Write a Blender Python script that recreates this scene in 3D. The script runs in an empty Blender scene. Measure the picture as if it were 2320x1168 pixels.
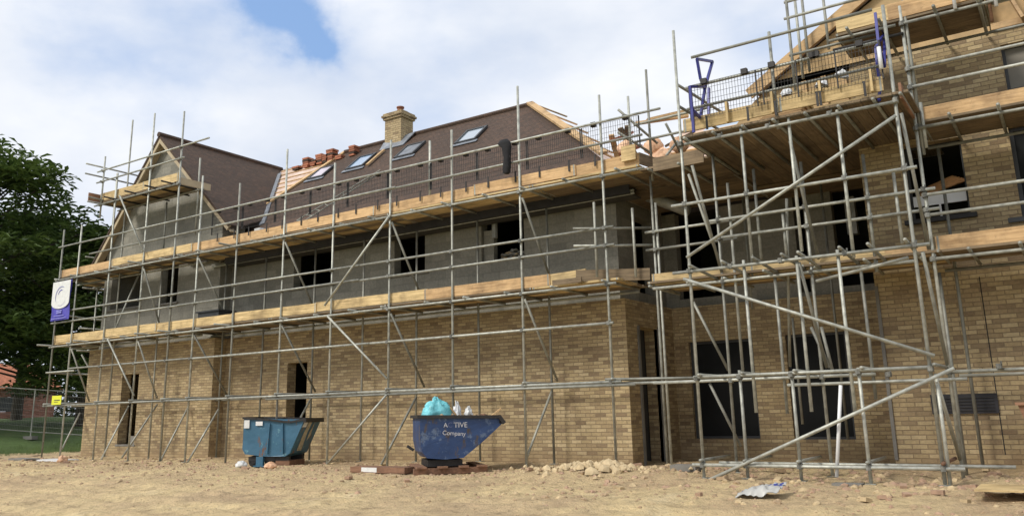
import bpy, math, random
from mathutils import Vector, Matrix
from math import radians, sin, cos, pi
random.seed(7)
S = bpy.context.scene
COL = S.collection

# ------------------------------------------------------------------ camera
CAM = Vector((0.0, -15.5, 1.10))
YAW, PIT, ROL = radians(33.572), radians(12.909), radians(-1.243)
FPX, CXP, CYP = 1892.56, 1160.0, 500.0
_f = Vector((-sin(YAW)*cos(PIT), cos(YAW)*cos(PIT), sin(PIT)))
_r = Vector((cos(YAW), sin(YAW), 0.0)); _u = _r.cross(_f)
RT = _r*cos(ROL) + _u*sin(ROL); UP = -_r*sin(ROL) + _u*cos(ROL); FW = _f
cd = bpy.data.cameras.new('Camera'); cam = bpy.data.objects.new('Camera', cd); COL.objects.link(cam)
cd.sensor_fit = 'HORIZONTAL'; cd.sensor_width = 36.0; cd.lens = 36.0*FPX/2320.0
cd.shift_y = -(584.0-CYP)/2320.0
cd.clip_start = 0.1; cd.clip_end = 3000
m = Matrix((RT, UP, -FW)).transposed().to_4x4(); m.translation = CAM; cam.matrix_world = m
S.camera = cam

def A(px, py, X=None, Y=None, Z=None):
    """point of the surveyed plane X=, Y= or Z= seen at a place of the site photo"""
    d = FW + RT*((px-CXP)/FPX) - UP*((py-CYP)/FPX)
    if Y is not None: t = (Y-CAM.y)/d.y
    elif X is not None: t = (X-CAM.x)/d.x
    else: t = (Z-CAM.z)/d.z
    p = CAM + d*t
    return Vector((round(p.x, 2), round(p.y, 2), round(p.z, 2)))

# ------------------------------------------------------------------ sky and sun
SUN_EL, SUN_AZ = radians(43), radians(28)      # azimuth: to the left of the wall's own normal
sd = Vector((-sin(SUN_AZ)*cos(SUN_EL), -cos(SUN_AZ)*cos(SUN_EL), sin(SUN_EL)))
W = bpy.data.worlds.new('World'); S.world = W; W.use_nodes = True
nt = W.node_tree; N = nt.nodes; L = nt.links
for n in list(N): N.remove(n)
out = N.new('ShaderNodeOutputWorld'); bg = N.new('ShaderNodeBackground'); L.new(bg.outputs[0], out.inputs[0])
sky = N.new('ShaderNodeTexSky'); sky.sky_type = 'NISHITA'; sky.sun_disc = False
sky.sun_elevation = SUN_EL; sky.sun_rotation = math.atan2(sd.x, sd.y); sky.dust_density = 2.0; sky.air_density = 1.0
tc = N.new('ShaderNodeTexCoord'); mp = N.new('ShaderNodeMapping'); mp.inputs['Scale'].default_value = (1, 1, 1.9)
mp.inputs['Location'].default_value = (0.3, 1.7, 0.45)
L.new(tc.outputs['Generated'], mp.inputs[0])
def wmath(op, a, b=None, clamp=False):
    n = N.new('ShaderNodeMath'); n.operation = op; n.use_clamp = clamp
    for i, v in enumerate((a, b)):
        if v is None: continue
        if isinstance(v, (int, float)): n.inputs[i].default_value = v
        else: L.new(v, n.inputs[i])
    return n.outputs[0]
def wnoise(scale, detail, rough, vec=mp.outputs[0]):
    n = N.new('ShaderNodeTexNoise'); n.inputs['Scale'].default_value = scale; n.inputs['Detail'].default_value = detail
    n.inputs['Roughness'].default_value = rough; L.new(vec, n.inputs['Vector']); return n.outputs[0]
n1 = wnoise(2.6, 7, .5); n2 = wnoise(5.5, 5, .55)
n3 = wnoise(9.0, 8, .65)
wc = N.new('ShaderNodeTexNoise'); wc.inputs['Scale'].default_value = 5.0; wc.inputs['Detail'].default_value = 6; wc.inputs['Roughness'].default_value = .6; L.new(tc.outputs['Generated'], wc.inputs['Vector'])
w1 = N.new('ShaderNodeVectorMath'); w1.operation = 'SUBTRACT'; L.new(wc.outputs[1], w1.inputs[0]); w1.inputs[1].default_value = (.5, .5, .5)
w2 = N.new('ShaderNodeVectorMath'); w2.operation = 'SCALE'; L.new(w1.outputs[0], w2.inputs[0]); w2.inputs['Scale'].default_value = .16
w3 = N.new('ShaderNodeVectorMath'); w3.operation = 'ADD'; L.new(tc.outputs['Generated'], w3.inputs[0]); L.new(w2.outputs[0], w3.inputs[1])
w4 = N.new('ShaderNodeVectorMath'); w4.operation = 'NORMALIZE'; L.new(w3.outputs[0], w4.inputs[0])
def gap(px, py, w, amp):                       # a break in the cloud in one compass direction
    d = (FW + RT*((px-CXP)/FPX) - UP*((py-CYP)/FPX)).normalized()
    v = N.new('ShaderNodeVectorMath'); v.operation = 'DOT_PRODUCT'; L.new(w4.outputs[0], v.inputs[0]); v.inputs[1].default_value = d
    a = wmath('SUBTRACT', 1.0, v.outputs['Value']); a = wmath('DIVIDE', a, w*w/2.0); a = wmath('MULTIPLY', a, wmath('ADD', .3, wmath('MULTIPLY', n3, 1.4)))
    a = wmath('MULTIPLY', a, -1.0); a = wmath('POWER', 2.71828, a); return wmath('MULTIPLY', a, amp)
g = gap(660, 10, .036, .55)
for args in ((700, 85, .022, .5), (600, -30, .045, .5), (30, -25, .045, .3), (210, 60, .09, .24), (420, 130, .10, .22), (1830, 60, .15, .26), (1700, 150, .1, .12)):
    g = wmath('ADD', g, gap(*args))
dn = wmath('MULTIPLY', wmath('SUBTRACT', n1, .5), 1.7)
dn2 = wmath('MULTIPLY', wmath('SUBTRACT', n2, .5), .5)
g = wmath('SUBTRACT', wmath('ADD', g, .06), wmath('ADD', dn, dn2))
g = wmath('MULTIPLY', g, 1.25, True)
gs = N.new('ShaderNodeMapRange'); gs.interpolation_type = 'SMOOTHSTEP'; L.new(g, gs.inputs[0])
cr = N.new('ShaderNodeValToRGB'); L.new(wnoise(1.9, 6, .55), cr.inputs[0])
e = cr.color_ramp.elements; e[0].position = .34; e[0].color = (4.6, 5.1, 6.0, 1); e[1].position = .58; e[1].color = (6.9, 7.0, 7.2, 1)
blue = N.new('ShaderNodeMix'); blue.data_type = 'RGBA'; blue.inputs[0].default_value = .55
L.new(sky.outputs[0], blue.inputs[6]); blue.inputs[7].default_value = (2.4, 4.0, 7.0, 1)
mix = N.new('ShaderNodeMix'); mix.data_type = 'RGBA'
L.new(gs.outputs[0], mix.inputs[0]); L.new(cr.outputs[0], mix.inputs[6]); L.new(blue.outputs[2], mix.inputs[7])
L.new(mix.outputs[2], bg.inputs[0]); bg.inputs[1].default_value = 0.104
sl = bpy.data.lights.new('Sun', 'SUN'); sl.energy = 1.9; sl.angle = radians(14); sl.color = (1.0, .94, .84)
so = bpy.data.objects.new('Sun', sl); COL.objects.link(so); so.rotation_euler = (-sd).to_track_quat('-Z', 'Y').to_euler()
S.view_settings.view_transform = 'Standard'; S.view_settings.look = 'None'; S.view_settings.exposure = 0.52; S.view_settings.gamma = 1.0
S.render.engine = 'CYCLES'

# ------------------------------------------------------------------ materials
def newmat(name):
    M = bpy.data.materials.new(name); M.use_nodes = True
    t = M.node_tree; b = t.nodes['Principled BSDF']; return M, t, b
class NB:                                       # small node builder
    def __init__(s, t): s.t = t
    def n(s, typ, **k):
        o = s.t.nodes.new(typ)
        for a, v in k.items(): setattr(o, a, v)
        return o
    def put(s, sock, v):
        if isinstance(v, (int, float)): sock.default_value = v
        elif isinstance(v, (tuple, list)): sock.default_value = v
        else: s.t.links.new(v, sock)
    def m(s, op, a, b=0.0, c=None, clamp=False):
        o = s.n('ShaderNodeMath', operation=op, use_clamp=clamp)
        s.put(o.inputs[0], a); s.put(o.inputs[1], b)
        if c is not None: s.put(o.inputs[2], c)
        return o.outputs[0]
    def noise(s, vec, scale, detail=4, rough=.55, col=False):
        o = s.n('ShaderNodeTexNoise'); s.put(o.inputs['Vector'], vec)
        o.inputs['Scale'].default_value = scale; o.inputs['Detail'].default_value = detail; o.inputs['Roughness'].default_value = rough
        return o.outputs[1 if col else 0]
    def ramp(s, fac, stops, interp='LINEAR'):
        o = s.n('ShaderNodeValToRGB'); s.put(o.inputs[0], fac); r = o.color_ramp; r.interpolation = interp
        while len(r.elements) < len(stops): r.elements.new(.5)
        for el, (p, c) in zip(r.elements, stops): el.position = p; el.color = (*c, 1)
        return o.outputs[0]
    def mix(s, fac, a, b, mode='MIX'):
        o = s.n('ShaderNodeMix', data_type='RGBA', blend_type=mode); s.put(o.inputs[0], fac)
        for i, v in ((6, a), (7, b)):
            if isinstance(v, tuple): v = (*v, 1) if len(v) == 3 else v
            s.put(o.inputs[i], v)
        return o.outputs[2]
    def bump(s, h, strength, dist):
        o = s.n('ShaderNodeBump'); s.put(o.inputs['Height'], h); o.inputs['Strength'].default_value = strength; o.inputs['Distance'].default_value = dist
        return o.outputs[0]

def masonry(name, bw, bh, mort, stops, mcol, bumpd=.006, vs=1.0, patch=.35, stagger=.5, rough=.9, dirt=None, soft=False):
    M, t, b = newmat(name); q = NB(t)
    geo = q.n('ShaderNodeNewGeometry'); sp = q.n('ShaderNodeSeparateXYZ'); q.put(sp.inputs[0], geo.outputs['Position'])
    sn = q.n('ShaderNodeSeparateXYZ'); q.put(sn.inputs[0], geo.outputs['Normal'])
    side = q.m('GREATER_THAN', q.m('ABSOLUTE', sn.outputs[0]), q.m('ABSOLUTE', sn.outputs[1]))
    u = q.m('ADD', q.m('MULTIPLY', sp.outputs[1], side), q.m('MULTIPLY', sp.outputs[0], q.m('SUBTRACT', 1.0, side)))
    v = q.m('MULTIPLY', sp.outputs[2], vs)
    vr = q.m('DIVIDE', q.m('ADD', v, 50*bh), bh); row = q.m('FLOOR', vr); fv = q.m('FRACT', vr)
    uu = q.m('ADD', q.m('DIVIDE', q.m('ADD', u, 100*bw), bw), q.m('MULTIPLY', q.m('MODULO', row, 2.0), stagger))
    col = q.m('FLOOR', uu); fu = q.m('FRACT', uu)
    cv = q.n('ShaderNodeCombineXYZ'); q.put(cv.inputs[0], col); q.put(cv.inputs[1], row); q.put(cv.inputs[2], side)
    wn = q.n('ShaderNodeTexWhiteNoise', noise_dimensions='3D'); q.put(wn.inputs[0], cv.outputs[0])
    pn = q.noise(geo.outputs['Position'], .8, 4, .6)
    fac = q.m('ADD', wn.outputs[0], q.m('MULTIPLY', q.m('SUBTRACT', pn, .5), patch*2), None, True)
    c = q.ramp(fac, stops)
    fine = q.noise(geo.outputs['Position'], 22, 3, .6)
    c = q.mix(.45, c, q.ramp(fine, [(0.3, (.55, .55, .55)), (.7, (1.25, 1.22, 1.18))]), 'MULTIPLY')
    mu = mort/bw; mv = mort/bh
    e1 = q.m('MINIMUM', q.m('MULTIPLY', q.m('MINIMUM', fu, q.m('SUBTRACT', 1.0, fu)), 1/mu), q.m('MULTIPLY', q.m('MINIMUM', fv, q.m('SUBTRACT', 1.0, fv)), 1/mv))
    msk = q.n('ShaderNodeMapRange'); q.put(msk.inputs[0], e1); msk.inputs[1].default_value = .35; msk.inputs[2].default_value = .65
    c = q.mix(msk.outputs[0], mcol, c)
    big = q.noise(geo.outputs['Position'], .35, 5, .6)
    c = q.mix(1.0, c, q.ramp(big, [(.3, (.84, .83, .82)), (.7, (1.1, 1.1, 1.08))]), 'MULTIPLY')
    sm = q.noise(geo.outputs['Position'], 3.2, 6, .7); c = q.mix(q.ramp(sm, [(.62, (0, 0, 0)), (.70, (.28, .28, .28))]), c, tuple(x_*1.25+.05 for x_ in mcol))
    if dirt:                                     # rising splash dirt at the foot of the wall
        d = q.n('ShaderNodeMapRange'); q.put(d.inputs[0], q.m('ADD', sp.outputs[2], q.m('MULTIPLY', pn, .5))); d.inputs[1].default_value = .65; d.inputs[2].default_value = .15
        c = q.mix(q.m('MULTIPLY', d.outputs[0], .7), c, dirt)
    q.put(b.inputs['Base Color'], c); b.inputs['Roughness'].default_value = rough
    q.put(b.inputs['Normal'], q.bump(q.m('ADD', msk.outputs[0], q.m('MULTIPLY', wn.outputs[0], .35)), .8, bumpd))
    return M
BR = [(0.0, (.25, .18, .108)), (.12, (.315, .235, .14)), (.32, (.39, .295, .168)), (.62, (.44, .34, .192)), (.85, (.49, .385, .225)), (1.0, (.54, .43, .26))]
M_brick = masonry('buff_brick', .235, .075, .013, BR, (.265, .20, .122), .008, patch=.22, dirt=(.36, .25, .14))
M_block = masonry('grey_block', .45, .225, .012, [(0, (.225, .218, .185)), (.5, (.262, .253, .215)), (1, (.30, .288, .245))], (.215, .205, .172), .003, patch=.5)
M_tile = masonry('plum_tile', .17, .105, .007, [(0, (.056, .031, .018)), (.35, (.066, .037, .021)), (.7, (.078, .043, .025)), (1, (.096, .052, .030))], (.034, .021, .014), .02, vs=1.5, patch=.3, rough=.75)

def simple(name, col, rough=.7, metal=0.0, var=.25, scale=6.0, rnd=.12, bump=.0, stretch=None, col2=None, spec=.5):
    M, t, b = newmat(name); q = NB(t)
    tcn = q.n('ShaderNodeTexCoord'); vec = tcn.outputs['Object']
    oi = q.n('ShaderNodeObjectInfo')
    va = q.n('ShaderNodeVectorMath', operation='ADD'); q.put(va.inputs[0], vec)
    cx = q.n('ShaderNodeCombineXYZ'); q.put(cx.inputs[0], q.m('MULTIPLY', oi.outputs['Random'], 37.0)); q.put(cx.inputs[2], q.m('MULTIPLY', oi.outputs['Random'], 11.0))
    q.put(va.inputs[1], cx.outputs[0]); vec = va.outputs[0]
    if stretch:
        mpn = q.n('ShaderNodeMapping'); mpn.inputs['Scale'].default_value = stretch; q.put(mpn.inputs[0], vec); vec = mpn.outputs[0]
    nz = q.noise(vec, scale, 5, .6)
    lo = tuple(c*(1-var) for c in col); hi = tuple(min(1, c*(1+var)) for c in (col2 or col))
    c = q.ramp(nz, [(.3, lo), (.7, hi)])
    if stretch:
        st2 = q.ramp(q.noise(va.outputs[0], 1.5, 6, .65), [(.36, (.52, .50, .50)), (.52, (1, 1, 1)), (.75, (1.12, 1.12, 1.12))]); c = q.mix(.75, c, st2, 'MULTIPLY')
        st3 = q.ramp(q.noise(va.outputs[0], 11, 5, .7), [(.30, (.45, .43, .42)), (.40, (1, 1, 1))]); c = q.mix(.6, c, st3, 'MULTIPLY')
    if rnd:
        k = q.m('ADD', 1-rnd, q.m('MULTIPLY', oi.outputs['Random'], 2*rnd))
        hs = q.n('ShaderNodeHueSaturation'); q.put(hs.inputs['Value'], k); q.put(hs.inputs['Color'], c); c = hs.outputs[0]
    q.put(b.inputs['Base Color'], c); b.inputs['Roughness'].default_value = rough; b.inputs['Metallic'].default_value = metal
    b.inputs['Specular IOR Level'].default_value = spec
    if bump: q.put(b.inputs['Normal'], q.bump(nz, .6, bump))
    return M
M_tube = simple('galvanised_tube', (.385, .39, .345), .55, .4, .32, 9, .26)
M_tube_old = simple('weathered_tube', (.30, .30, .26), .6, .35, .3, 5, .25)
M_clamp = simple('coupler_steel', (.20, .20, .18), .6, .5, .35, 20, .35)
M_dark = simple('dark_steel', (.035, .033, .032), .6, .4, .3, 10, .2)
M_board = simple('scaffold_board', (.50, .36, .165), .8, 0, .24, 3.5, .13, .002, (.6, 9, 9), (.60, .45, .23))
M_board_pink = simple('fresh_board', (.54, .335, .155), .8, 0, .2, 3.5, .10, .002, (.6, 9, 9), (.62, .42, .22))
M_board_old = simple('weathered_board', (.19, .14, .085), .85, 0, .35, 3.5, .25, .002, (.6, 9, 9))
M_timber = simple('roof_timber', (.60, .40, .20), .75, 0, .2, 4, .15, .001, (.7, 8, 8))
M_membrane = simple('peach_membrane', (.55, .38, .27), .7, 0, .22, 1.6, 0, .02, None, (.62, .50, .44))
M_lilac = simple('lilac_membrane', (.50, .46, .52), .7, 0, .2, 2.5, .1, .01)
M_felt = simple('black_felt', (.028, .027, .032), .7, 0, .4, 3, .1, .01)
M_lead = simple('lead_flashing', (.22, .24, .27), .5, .3, .3, 4, .05, .004)
M_barge = simple('cream_bargeboard', (.47, .38, .25), .7, 0, .12, 4, .05)
M_terra = simple('terracotta', (.34, .125, .065), .8, 0, .35, 6, .3, .004)
M_dim = simple('dim_shade_tone', (.05, .048, .044), .95, 0, .3, 2, 0)  # dark base colour puts the shade of unlit rooms into the surfaces
M_slab = simple('concrete', (.20, .19, .17), .9, 0, .2, 3, .1, .004)
M_frame = simple('dark_frame', (.045, .047, .05), .5, 0, .2, 5, .1)
M_white = simple('white_plastic', (.74, .75, .76), .5, 0, .06, 4, .05)
M_paper = simple('white_paper', (.70, .71, .70), .8, 0, .1, 9, .05)
M_teal = simple('teal_bag', (.10, .45, .52), .35, 0, .3, 7, 0, .02, None, (.22, .62, .68))
M_peach_t = simple('orange_battens', (.72, .38, .16), .7, 0, .15, 4, .05, 0, (.7, 8, 8))
M_rust = simple('rusty_timber', (.23, .125, .075), .9, 0, .35, 3, .2, .003, (.6, 6, 6))
M_rubber = simple('black_rubber', (.02, .02, .02), .8, 0, .2, 8, 0)
M_yellow = simple('yellow_sign', (.72, .75, .04), .5, 0, .06, 4, 0)
M_blue = simple('blue_steel', (.030, .035, .22), .45, .1, .3, 8, .1)
M_jack = simple('black_coat', (.012, .012, .014), .9, 0, .4, 9, 0, .01)
M_purple = simple('banner_purple', (.075, .065, .40), .6, 0, .15, 4, 0)
M_greyp = simple('banner_grey', (.30, .31, .48), .6, 0, .1, 4, 0)
M_insul = simple('silver_duct', (.36, .36, .34), .5, .2, .15, 7, 0, .01)
M_hedge_in = simple('dark_bark', (.05, .04, .03), .9, 0, .3, 5, .1, .01)
M_pinkbrick = masonry('red_brick', .235, .075, .012, [(0, (.20, .075, .05)), (.5, (.33, .125, .085)), (1, (.42, .18, .13))], (.28, .2, .16), .005)

def glassmat(name, col, rough=.08):
    M, t, b = newmat(name); b.inputs['Base Color'].default_value = (*col, 1); b.inputs['Roughness'].default_value = rough
    b.inputs['Metallic'].default_value = .0; b.inputs['Specular IOR Level'].default_value = 1.0; b.inputs['Coat Weight'].default_value = 1.0; b.inputs['Coat Roughness'].default_value = .03
    return M
M_glass = glassmat('roof_glass', (.30, .36, .42), .1)
M_film = glassmat('blue_film', (.22, .34, .50), .25)

def paintmat(name, base, dark, worn, rust, amount):
    M, t, b = newmat(name); q = NB(t); tcn = q.n('ShaderNodeTexCoord'); v = tcn.outputs['Object']
    c = q.mix(q.noise(v, 1.6, 4, .6), dark, base)
    w = q.ramp(q.noise(v, 4.0, 8, .72), [(amount, (0, 0, 0)), (amount+.06, (1, 1, 1))]); c = q.mix(w, c, worn)
    mp2 = q.n('ShaderNodeMapping'); mp2.inputs['Location'].default_value = (5, 3, 9); mp2.inputs['Scale'].default_value = (1.4, 1.4, .5); q.put(mp2.inputs[0], v)
    r = q.ramp(q.noise(mp2.outputs[0], 3.5, 8, .7), [(amount-.02, (0, 0, 0)), (amount+.03, (1, 1, 1))]); c = q.mix(r, c, rust)
    q.put(b.inputs['Base Color'], c); b.inputs['Roughness'].default_value = .5
    q.put(b.inputs['Normal'], q.bump(q.noise(v, 2.2, 3, .5), .7, .05))
    return M
M_skipteal = paintmat('teal_paint', (.048, .155, .245), (.034, .105, .175), (.14, .30, .36), (.16, .08, .045), .60)
M_skipblue = paintmat('blue_paint', (.026, .070, .20), (.018, .042, .115), (.11, .16, .26), (.075, .06, .055), .575)

# ground
Mg, t, b = newmat('sandy_soil'); q = NB(t); geo = q.n('ShaderNodeNewGeometry'); P_ = geo.outputs['Position']
c = q.ramp(q.noise(P_, .55, 6, .6), [(.30, (.40, .29, .175)), (.44, (.51, .385, .225)), (.60, (.60, .47, .26)), (.76, (.64, .53, .34))])
c = q.mix(.8, c, q.ramp(q.noise(P_, 5.0, 8, .7), [(.30, (.46, .42, .37)), (.46, (.95, .94, .92)), (.72, (1.32, 1.28, 1.22))]), 'MULTIPLY')
c = q.mix(q.ramp(q.noise(P_, 17, 4, .65), [(.62, (0, 0, 0)), (.70, (.5, .5, .5))]), c, (.36, .23, .16))
c = q.mix(q.ramp(q.noise(P_, .9, 5, .7), [(.56, (0, 0, 0)), (.70, (.55, .55, .55))]), c, (.36, .255, .16))
vo = q.n('ShaderNodeTexVoronoi'); vo.inputs['Scale'].default_value = 24; q.put(vo.inputs['Vector'], P_)
c = q.mix(q.ramp(vo.outputs['Distance'], [(.10, (.75, .75, .75)), (.22, (0, 0, 0))]), c, (.56, .47, .34))
q.put(b.inputs['Base Color'], c); b.inputs['Roughness'].default_value = .95
hh = q.m('ADD', q.noise(P_, 3.0, 8, .68), q.m('MULTIPLY', q.noise(P_, 30, 4, .6), .25))
q.put(b.inputs['Normal'], q.bump(hh, 1.0, .12)); M_ground = Mg
Mgr, t, b = newmat('rough_grass'); q = NB(t); geo = q.n('ShaderNodeNewGeometry')
c = q.ramp(q.noise(geo.outputs['Position'], .5, 8, .65), [(.3, (.05, .08, .022)), (.55, (.10, .165, .042)), (.75, (.16, .21, .065))])
q.put(b.inputs['Base Color'], c); b.inputs['Roughness'].default_value = .95; q.put(b.inputs['Normal'], q.bump(q.noise(geo.outputs['Position'], 9, 6, .7), 1, .15)); M_grass = Mgr
def leafmat(name, a, bb):
    M, t, b = newmat(name); q = NB(t); geo = q.n('ShaderNodeNewGeometry')
    c = q.mix(geo.outputs['Random Per Island'], a, bb)
    c = q.mix(.8, c, q.ramp(q.noise(geo.outputs['Position'], .45, 3, .5), [(.35, (.6, .6, .6)), (.65, (1.3, 1.3, 1.2))]), 'MULTIPLY')
    q.put(b.inputs['Base Color'], c); b.inputs['Roughness'].default_value = .55
    tr = q.n('ShaderNodeBsdfTranslucent'); q.put(tr.inputs[0], c); ms = q.n('ShaderNodeMixShader'); ms.inputs[0].default_value = .25
    o = t.nodes['Material Output']; t.links.new(b.outputs[0], ms.inputs[1]); t.links.new(tr.outputs[0], ms.inputs[2]); t.links.new(ms.outputs[0], o.inputs[0])
    return M
M_leaf = leafmat('chestnut_leaf', (.042, .078, .018), (.12, .175, .045))
M_leaf2 = leafmat('hedge_leaf', (.020, .040, .011), (.050, .080, .024))

# ------------------------------------------------------------------ mesh helpers
class MB:
    def __init__(s): s.v = []; s.f = []; s.mi = []
    def add(s, vs, fs, mi=0):
        o = len(s.v); s.v += [Vector(p) for p in vs]; s.f += [tuple(i+o for i in f) for f in fs]; s.mi += [mi]*len(fs); return s
    def box(s, a, b_, mi=0):
        x0, y0, z0 = a; x1, y1, z1 = b_
        return s.add([(x0, y0, z0), (x1, y0, z0), (x1, y1, z0), (x0, y1, z0), (x0, y0, z1), (x1, y0, z1), (x1, y1, z1), (x0, y1, z1)],
              [(3, 2, 1, 0), (4, 5, 6, 7), (0, 1, 5, 4), (1, 2, 6, 5), (2, 3, 7, 6), (3, 0, 4, 7)], mi)
    def beam(s, p, q_, w, h, up=(0, 0, 1), mi=0):
        p = Vector(p); q_ = Vector(q_); d = (q_-p).normalized(); up = Vector(up)
        if abs(d.dot(up)) > .99: up = Vector((0, 1, 0))
        x = d.cross(up).normalized()*w/2; y = x.cross(d).normalized()*h/2
        vs = [p-x-y, p+x-y, p+x+y, p-x+y, q_-x-y, q_+x-y, q_+x+y, q_-x+y]
        return s.add(vs, [(0, 1, 2, 3), (7, 6, 5, 4), (0, 4, 5, 1), (1, 5, 6, 2), (2, 6, 7, 3), (3, 7, 4, 0)], mi)
    def tube(s, p, q_, r, n=8, r2=None, mi=0):
        p = Vector(p); q_ = Vector(q_); r2 = r if r2 is None else r2; d = (q_-p).normalized()
        a = d.orthogonal().normalized(); b2 = d.cross(a)
        vs = [p+(a*cos(2*pi*i/n)+b2*sin(2*pi*i/n))*r for i in range(n)]+[q_+(a*cos(2*pi*i/n)+b2*sin(2*pi*i/n))*r2 for i in range(n)]
        return s.add(vs, [(i, (i+1) % n, n+(i+1) % n, n+i) for i in range(n)]+[tuple(range(n))[::-1], tuple(range(n, 2*n))], mi)
    def poly(s, pts, th, nrm=None, mi=0):        # slab from a planar polygon, thickness th to the back
        pts = [Vector(p) for p in pts]
        n_ = nrm or (pts[1]-pts[0]).cross(pts[2]-pts[0]).normalized(); n_ = Vector(n_)
        if (pts[1]-pts[0]).cross(pts[2]-pts[1]).dot(n_) < 0: pts = pts[::-1]
        k = len(pts); bk = [p-n_*th for p in pts]
        return s.add(pts+bk, [tuple(range(k)), tuple(range(2*k-1, k-1, -1))]+[(i, k+i, k+(i+1) % k, (i+1) % k) for i in range(k)], mi)
    def build(s, name, mat, parent=None, smooth=False, origin=None):
        if origin is None:
            k = len(s.v); c = Vector((sum(p.x for p in s.v)/k, sum(p.y for p in s.v)/k, sum(p.z for p in s.v)/k))
        else: c = Vector(origin)
        me = bpy.data.meshes.new(name); me.from_pydata([p-c for p in s.v], [], s.f)
        mats = mat if isinstance(mat, (list, tuple)) else [mat]
        for m_ in mats: me.materials.append(m_)
        if len(mats) > 1: me.polygons.foreach_set('material_index', s.mi)
        if smooth: me.polygons.foreach_set('use_smooth', [True]*len(me.polygons))
        me.validate(); me.update()
        o = bpy.data.objects.new(name, me); COL.objects.link(o)
        base = abspos(parent) if parent is not None else Vector((0, 0, 0))
        o.location = c-base; o['_b'] = 0; o.parent = parent
        ABS[o.name] = c
        return o
ABS = {}
def abspos(o): return ABS[o.name]
def empty(name, loc, label=None, cat=None, group=None):
    o = bpy.data.objects.new(name, None); COL.objects.link(o); o.location = loc; ABS[o.name] = Vector(loc); o.empty_display_size = .2
    return tag(o, label, cat, group) if label else o
def tag(o, label=None, cat=None, group=None, kind=None):
    if label: o['label'] = label
    if cat: o['category'] = cat
    if group: o['group'] = group
    if kind: o['kind'] = kind
    return o
def inst(src, name, loc, parent=None, rot=None):  # a copy sharing mesh data
    o = src.copy(); o.name = name; COL.objects.link(o); base = abspos(parent) if parent is not None else Vector((0, 0, 0))
    o.parent = parent; o.location = Vector(loc)-base
    if rot is not None: o.rotation_euler = rot
    ABS[o.name] = Vector(loc); return o

def wall(name, o, axis, u0, u1, z0, z1, holes, th, mat, parent, out=-1):
    """wall with rectangular openings; axis 'x': runs along X at Y=o, outward = out*Y; axis 'y': runs along Y at X=o"""
    us = sorted(set([u0, u1]+[h[0] for h in holes]+[h[1] for h in holes])); zs = sorted(set([z0, z1]+[h[2] for h in holes]+[h[3] for h in holes]))
    us = [u for u in us if u0 <= u <= u1]; zs = [z for z in zs if z0 <= z <= z1]
    mb = MB()
    def solid(i, j):
        if i < 0 or j < 0 or i >= len(us)-1 or j >= len(zs)-1: return False
        cu = (us[i]+us[i+1])/2; cz = (zs[j]+zs[j+1])/2
        return not any(h[0] < cu < h[1] and h[2] < cz < h[3] for h in holes)
    f, k = o, o-out*th
    def P3(u, d, z): return (u, d, z) if axis == 'x' else (d, u, z)
    def quad(a, b_, c_, d_):
        mb.add([a, b_, c_, d_], [(0, 1, 2, 3)])
    for i in range(len(us)-1):
        for j in range(len(zs)-1):
            if not solid(i, j): continue
            a, b2, c2, d2 = us[i], us[i+1], zs[j], zs[j+1]
            quad(P3(a, f, c2), P3(b2, f, c2), P3(b2, f, d2), P3(a, f, d2)); quad(P3(b2, k, c2), P3(a, k, c2), P3(a, k, d2), P3(b2, k, d2))
            if not solid(i-1, j): quad(P3(a, k, c2), P3(a, f, c2), P3(a, f, d2), P3(a, k, d2))
            if not solid(i+1, j): quad(P3(b2, f, c2), P3(b2, k, c2), P3(b2, k, d2), P3(b2, f, d2))
            if not solid(i, j-1): quad(P3(a, k, c2), P3(b2, k, c2), P3(b2, f, c2), P3(a, f, c2))
            if not solid(i, j+1): quad(P3(a, f, d2), P3(b2, f, d2), P3(b2, k, d2), P3(a, k, d2))
    return mb.build(name, mat, parent)

# ------------------------------------------------------------------ ground
from mathutils import noise as mnoise
def gz(x, y):
    z = .02 if y > -3 else .02-.036*(-3-y)
    if x < -29: z += 0
    # spoil heaped along the foot of the wall on the right
    z += .10*math.exp(-((y+.3)/1.0)**2)*(1 if x > -6.5 else .35)
    z += .13*math.exp(-((x+7.0)/1.5)**2-((y+2.0)/.9)**2)
    z += .05*mnoise.noise(Vector((x*.35, y*.35, 0)))+.045*mnoise.noise(Vector((x*1.3, y*1.3, 4)))+.026*mnoise.noise(Vector((x*4, y*4, 7)))
    if y < -2: z -= .10*max(0, min(1, (x+6)/5))*min(1, (-2-y)/2)
    for yc in (-5.6, -7.3, -9.2):                # wheel ruts running past the building
        d_ = y-(yc+.5*sin(x*.16+yc)); z -= .05*math.exp(-(d_/.16)**2)*(.7+.3*sin(x*16)); z += .022*math.exp(-((abs(d_)-.3)/.12)**2)
    z += .035*max(0, mnoise.noise(Vector((x*.9, y*.9, 11)))-.1)+.012*mnoise.noise(Vector((x*9, y*9, 5)))
    return z
def grid(x0, x1, y0, y1, dx, dy, fz, mb):
    nx = max(1, round((x1-x0)/dx)); ny = max(1, round((y1-y0)/dy))
    vs = [(x0+(x1-x0)*i/nx, y0+(y1-y0)*j/ny, fz(x0+(x1-x0)*i/nx, y0+(y1-y0)*j/ny)) for j in range(ny+1) for i in range(nx+1)]
    mb.add(vs, [(j*(nx+1)+i, j*(nx+1)+i+1, (j+1)*(nx+1)+i+1, (j+1)*(nx+1)+i) for j in range(ny) for i in range(nx)])
g_ = MB(); grid(-32, 13, -21, 3.2, .1, .1, gz, g_)
tag(g_.build('ground', M_ground, None, True), kind='structure')
g2 = MB()
far = lambda x, y: -.75
grid(-400, 300, -300, 500, 50, 50, far, g2)
tag(g2.build('outer_ground', M_grass), kind='structure')
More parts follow.
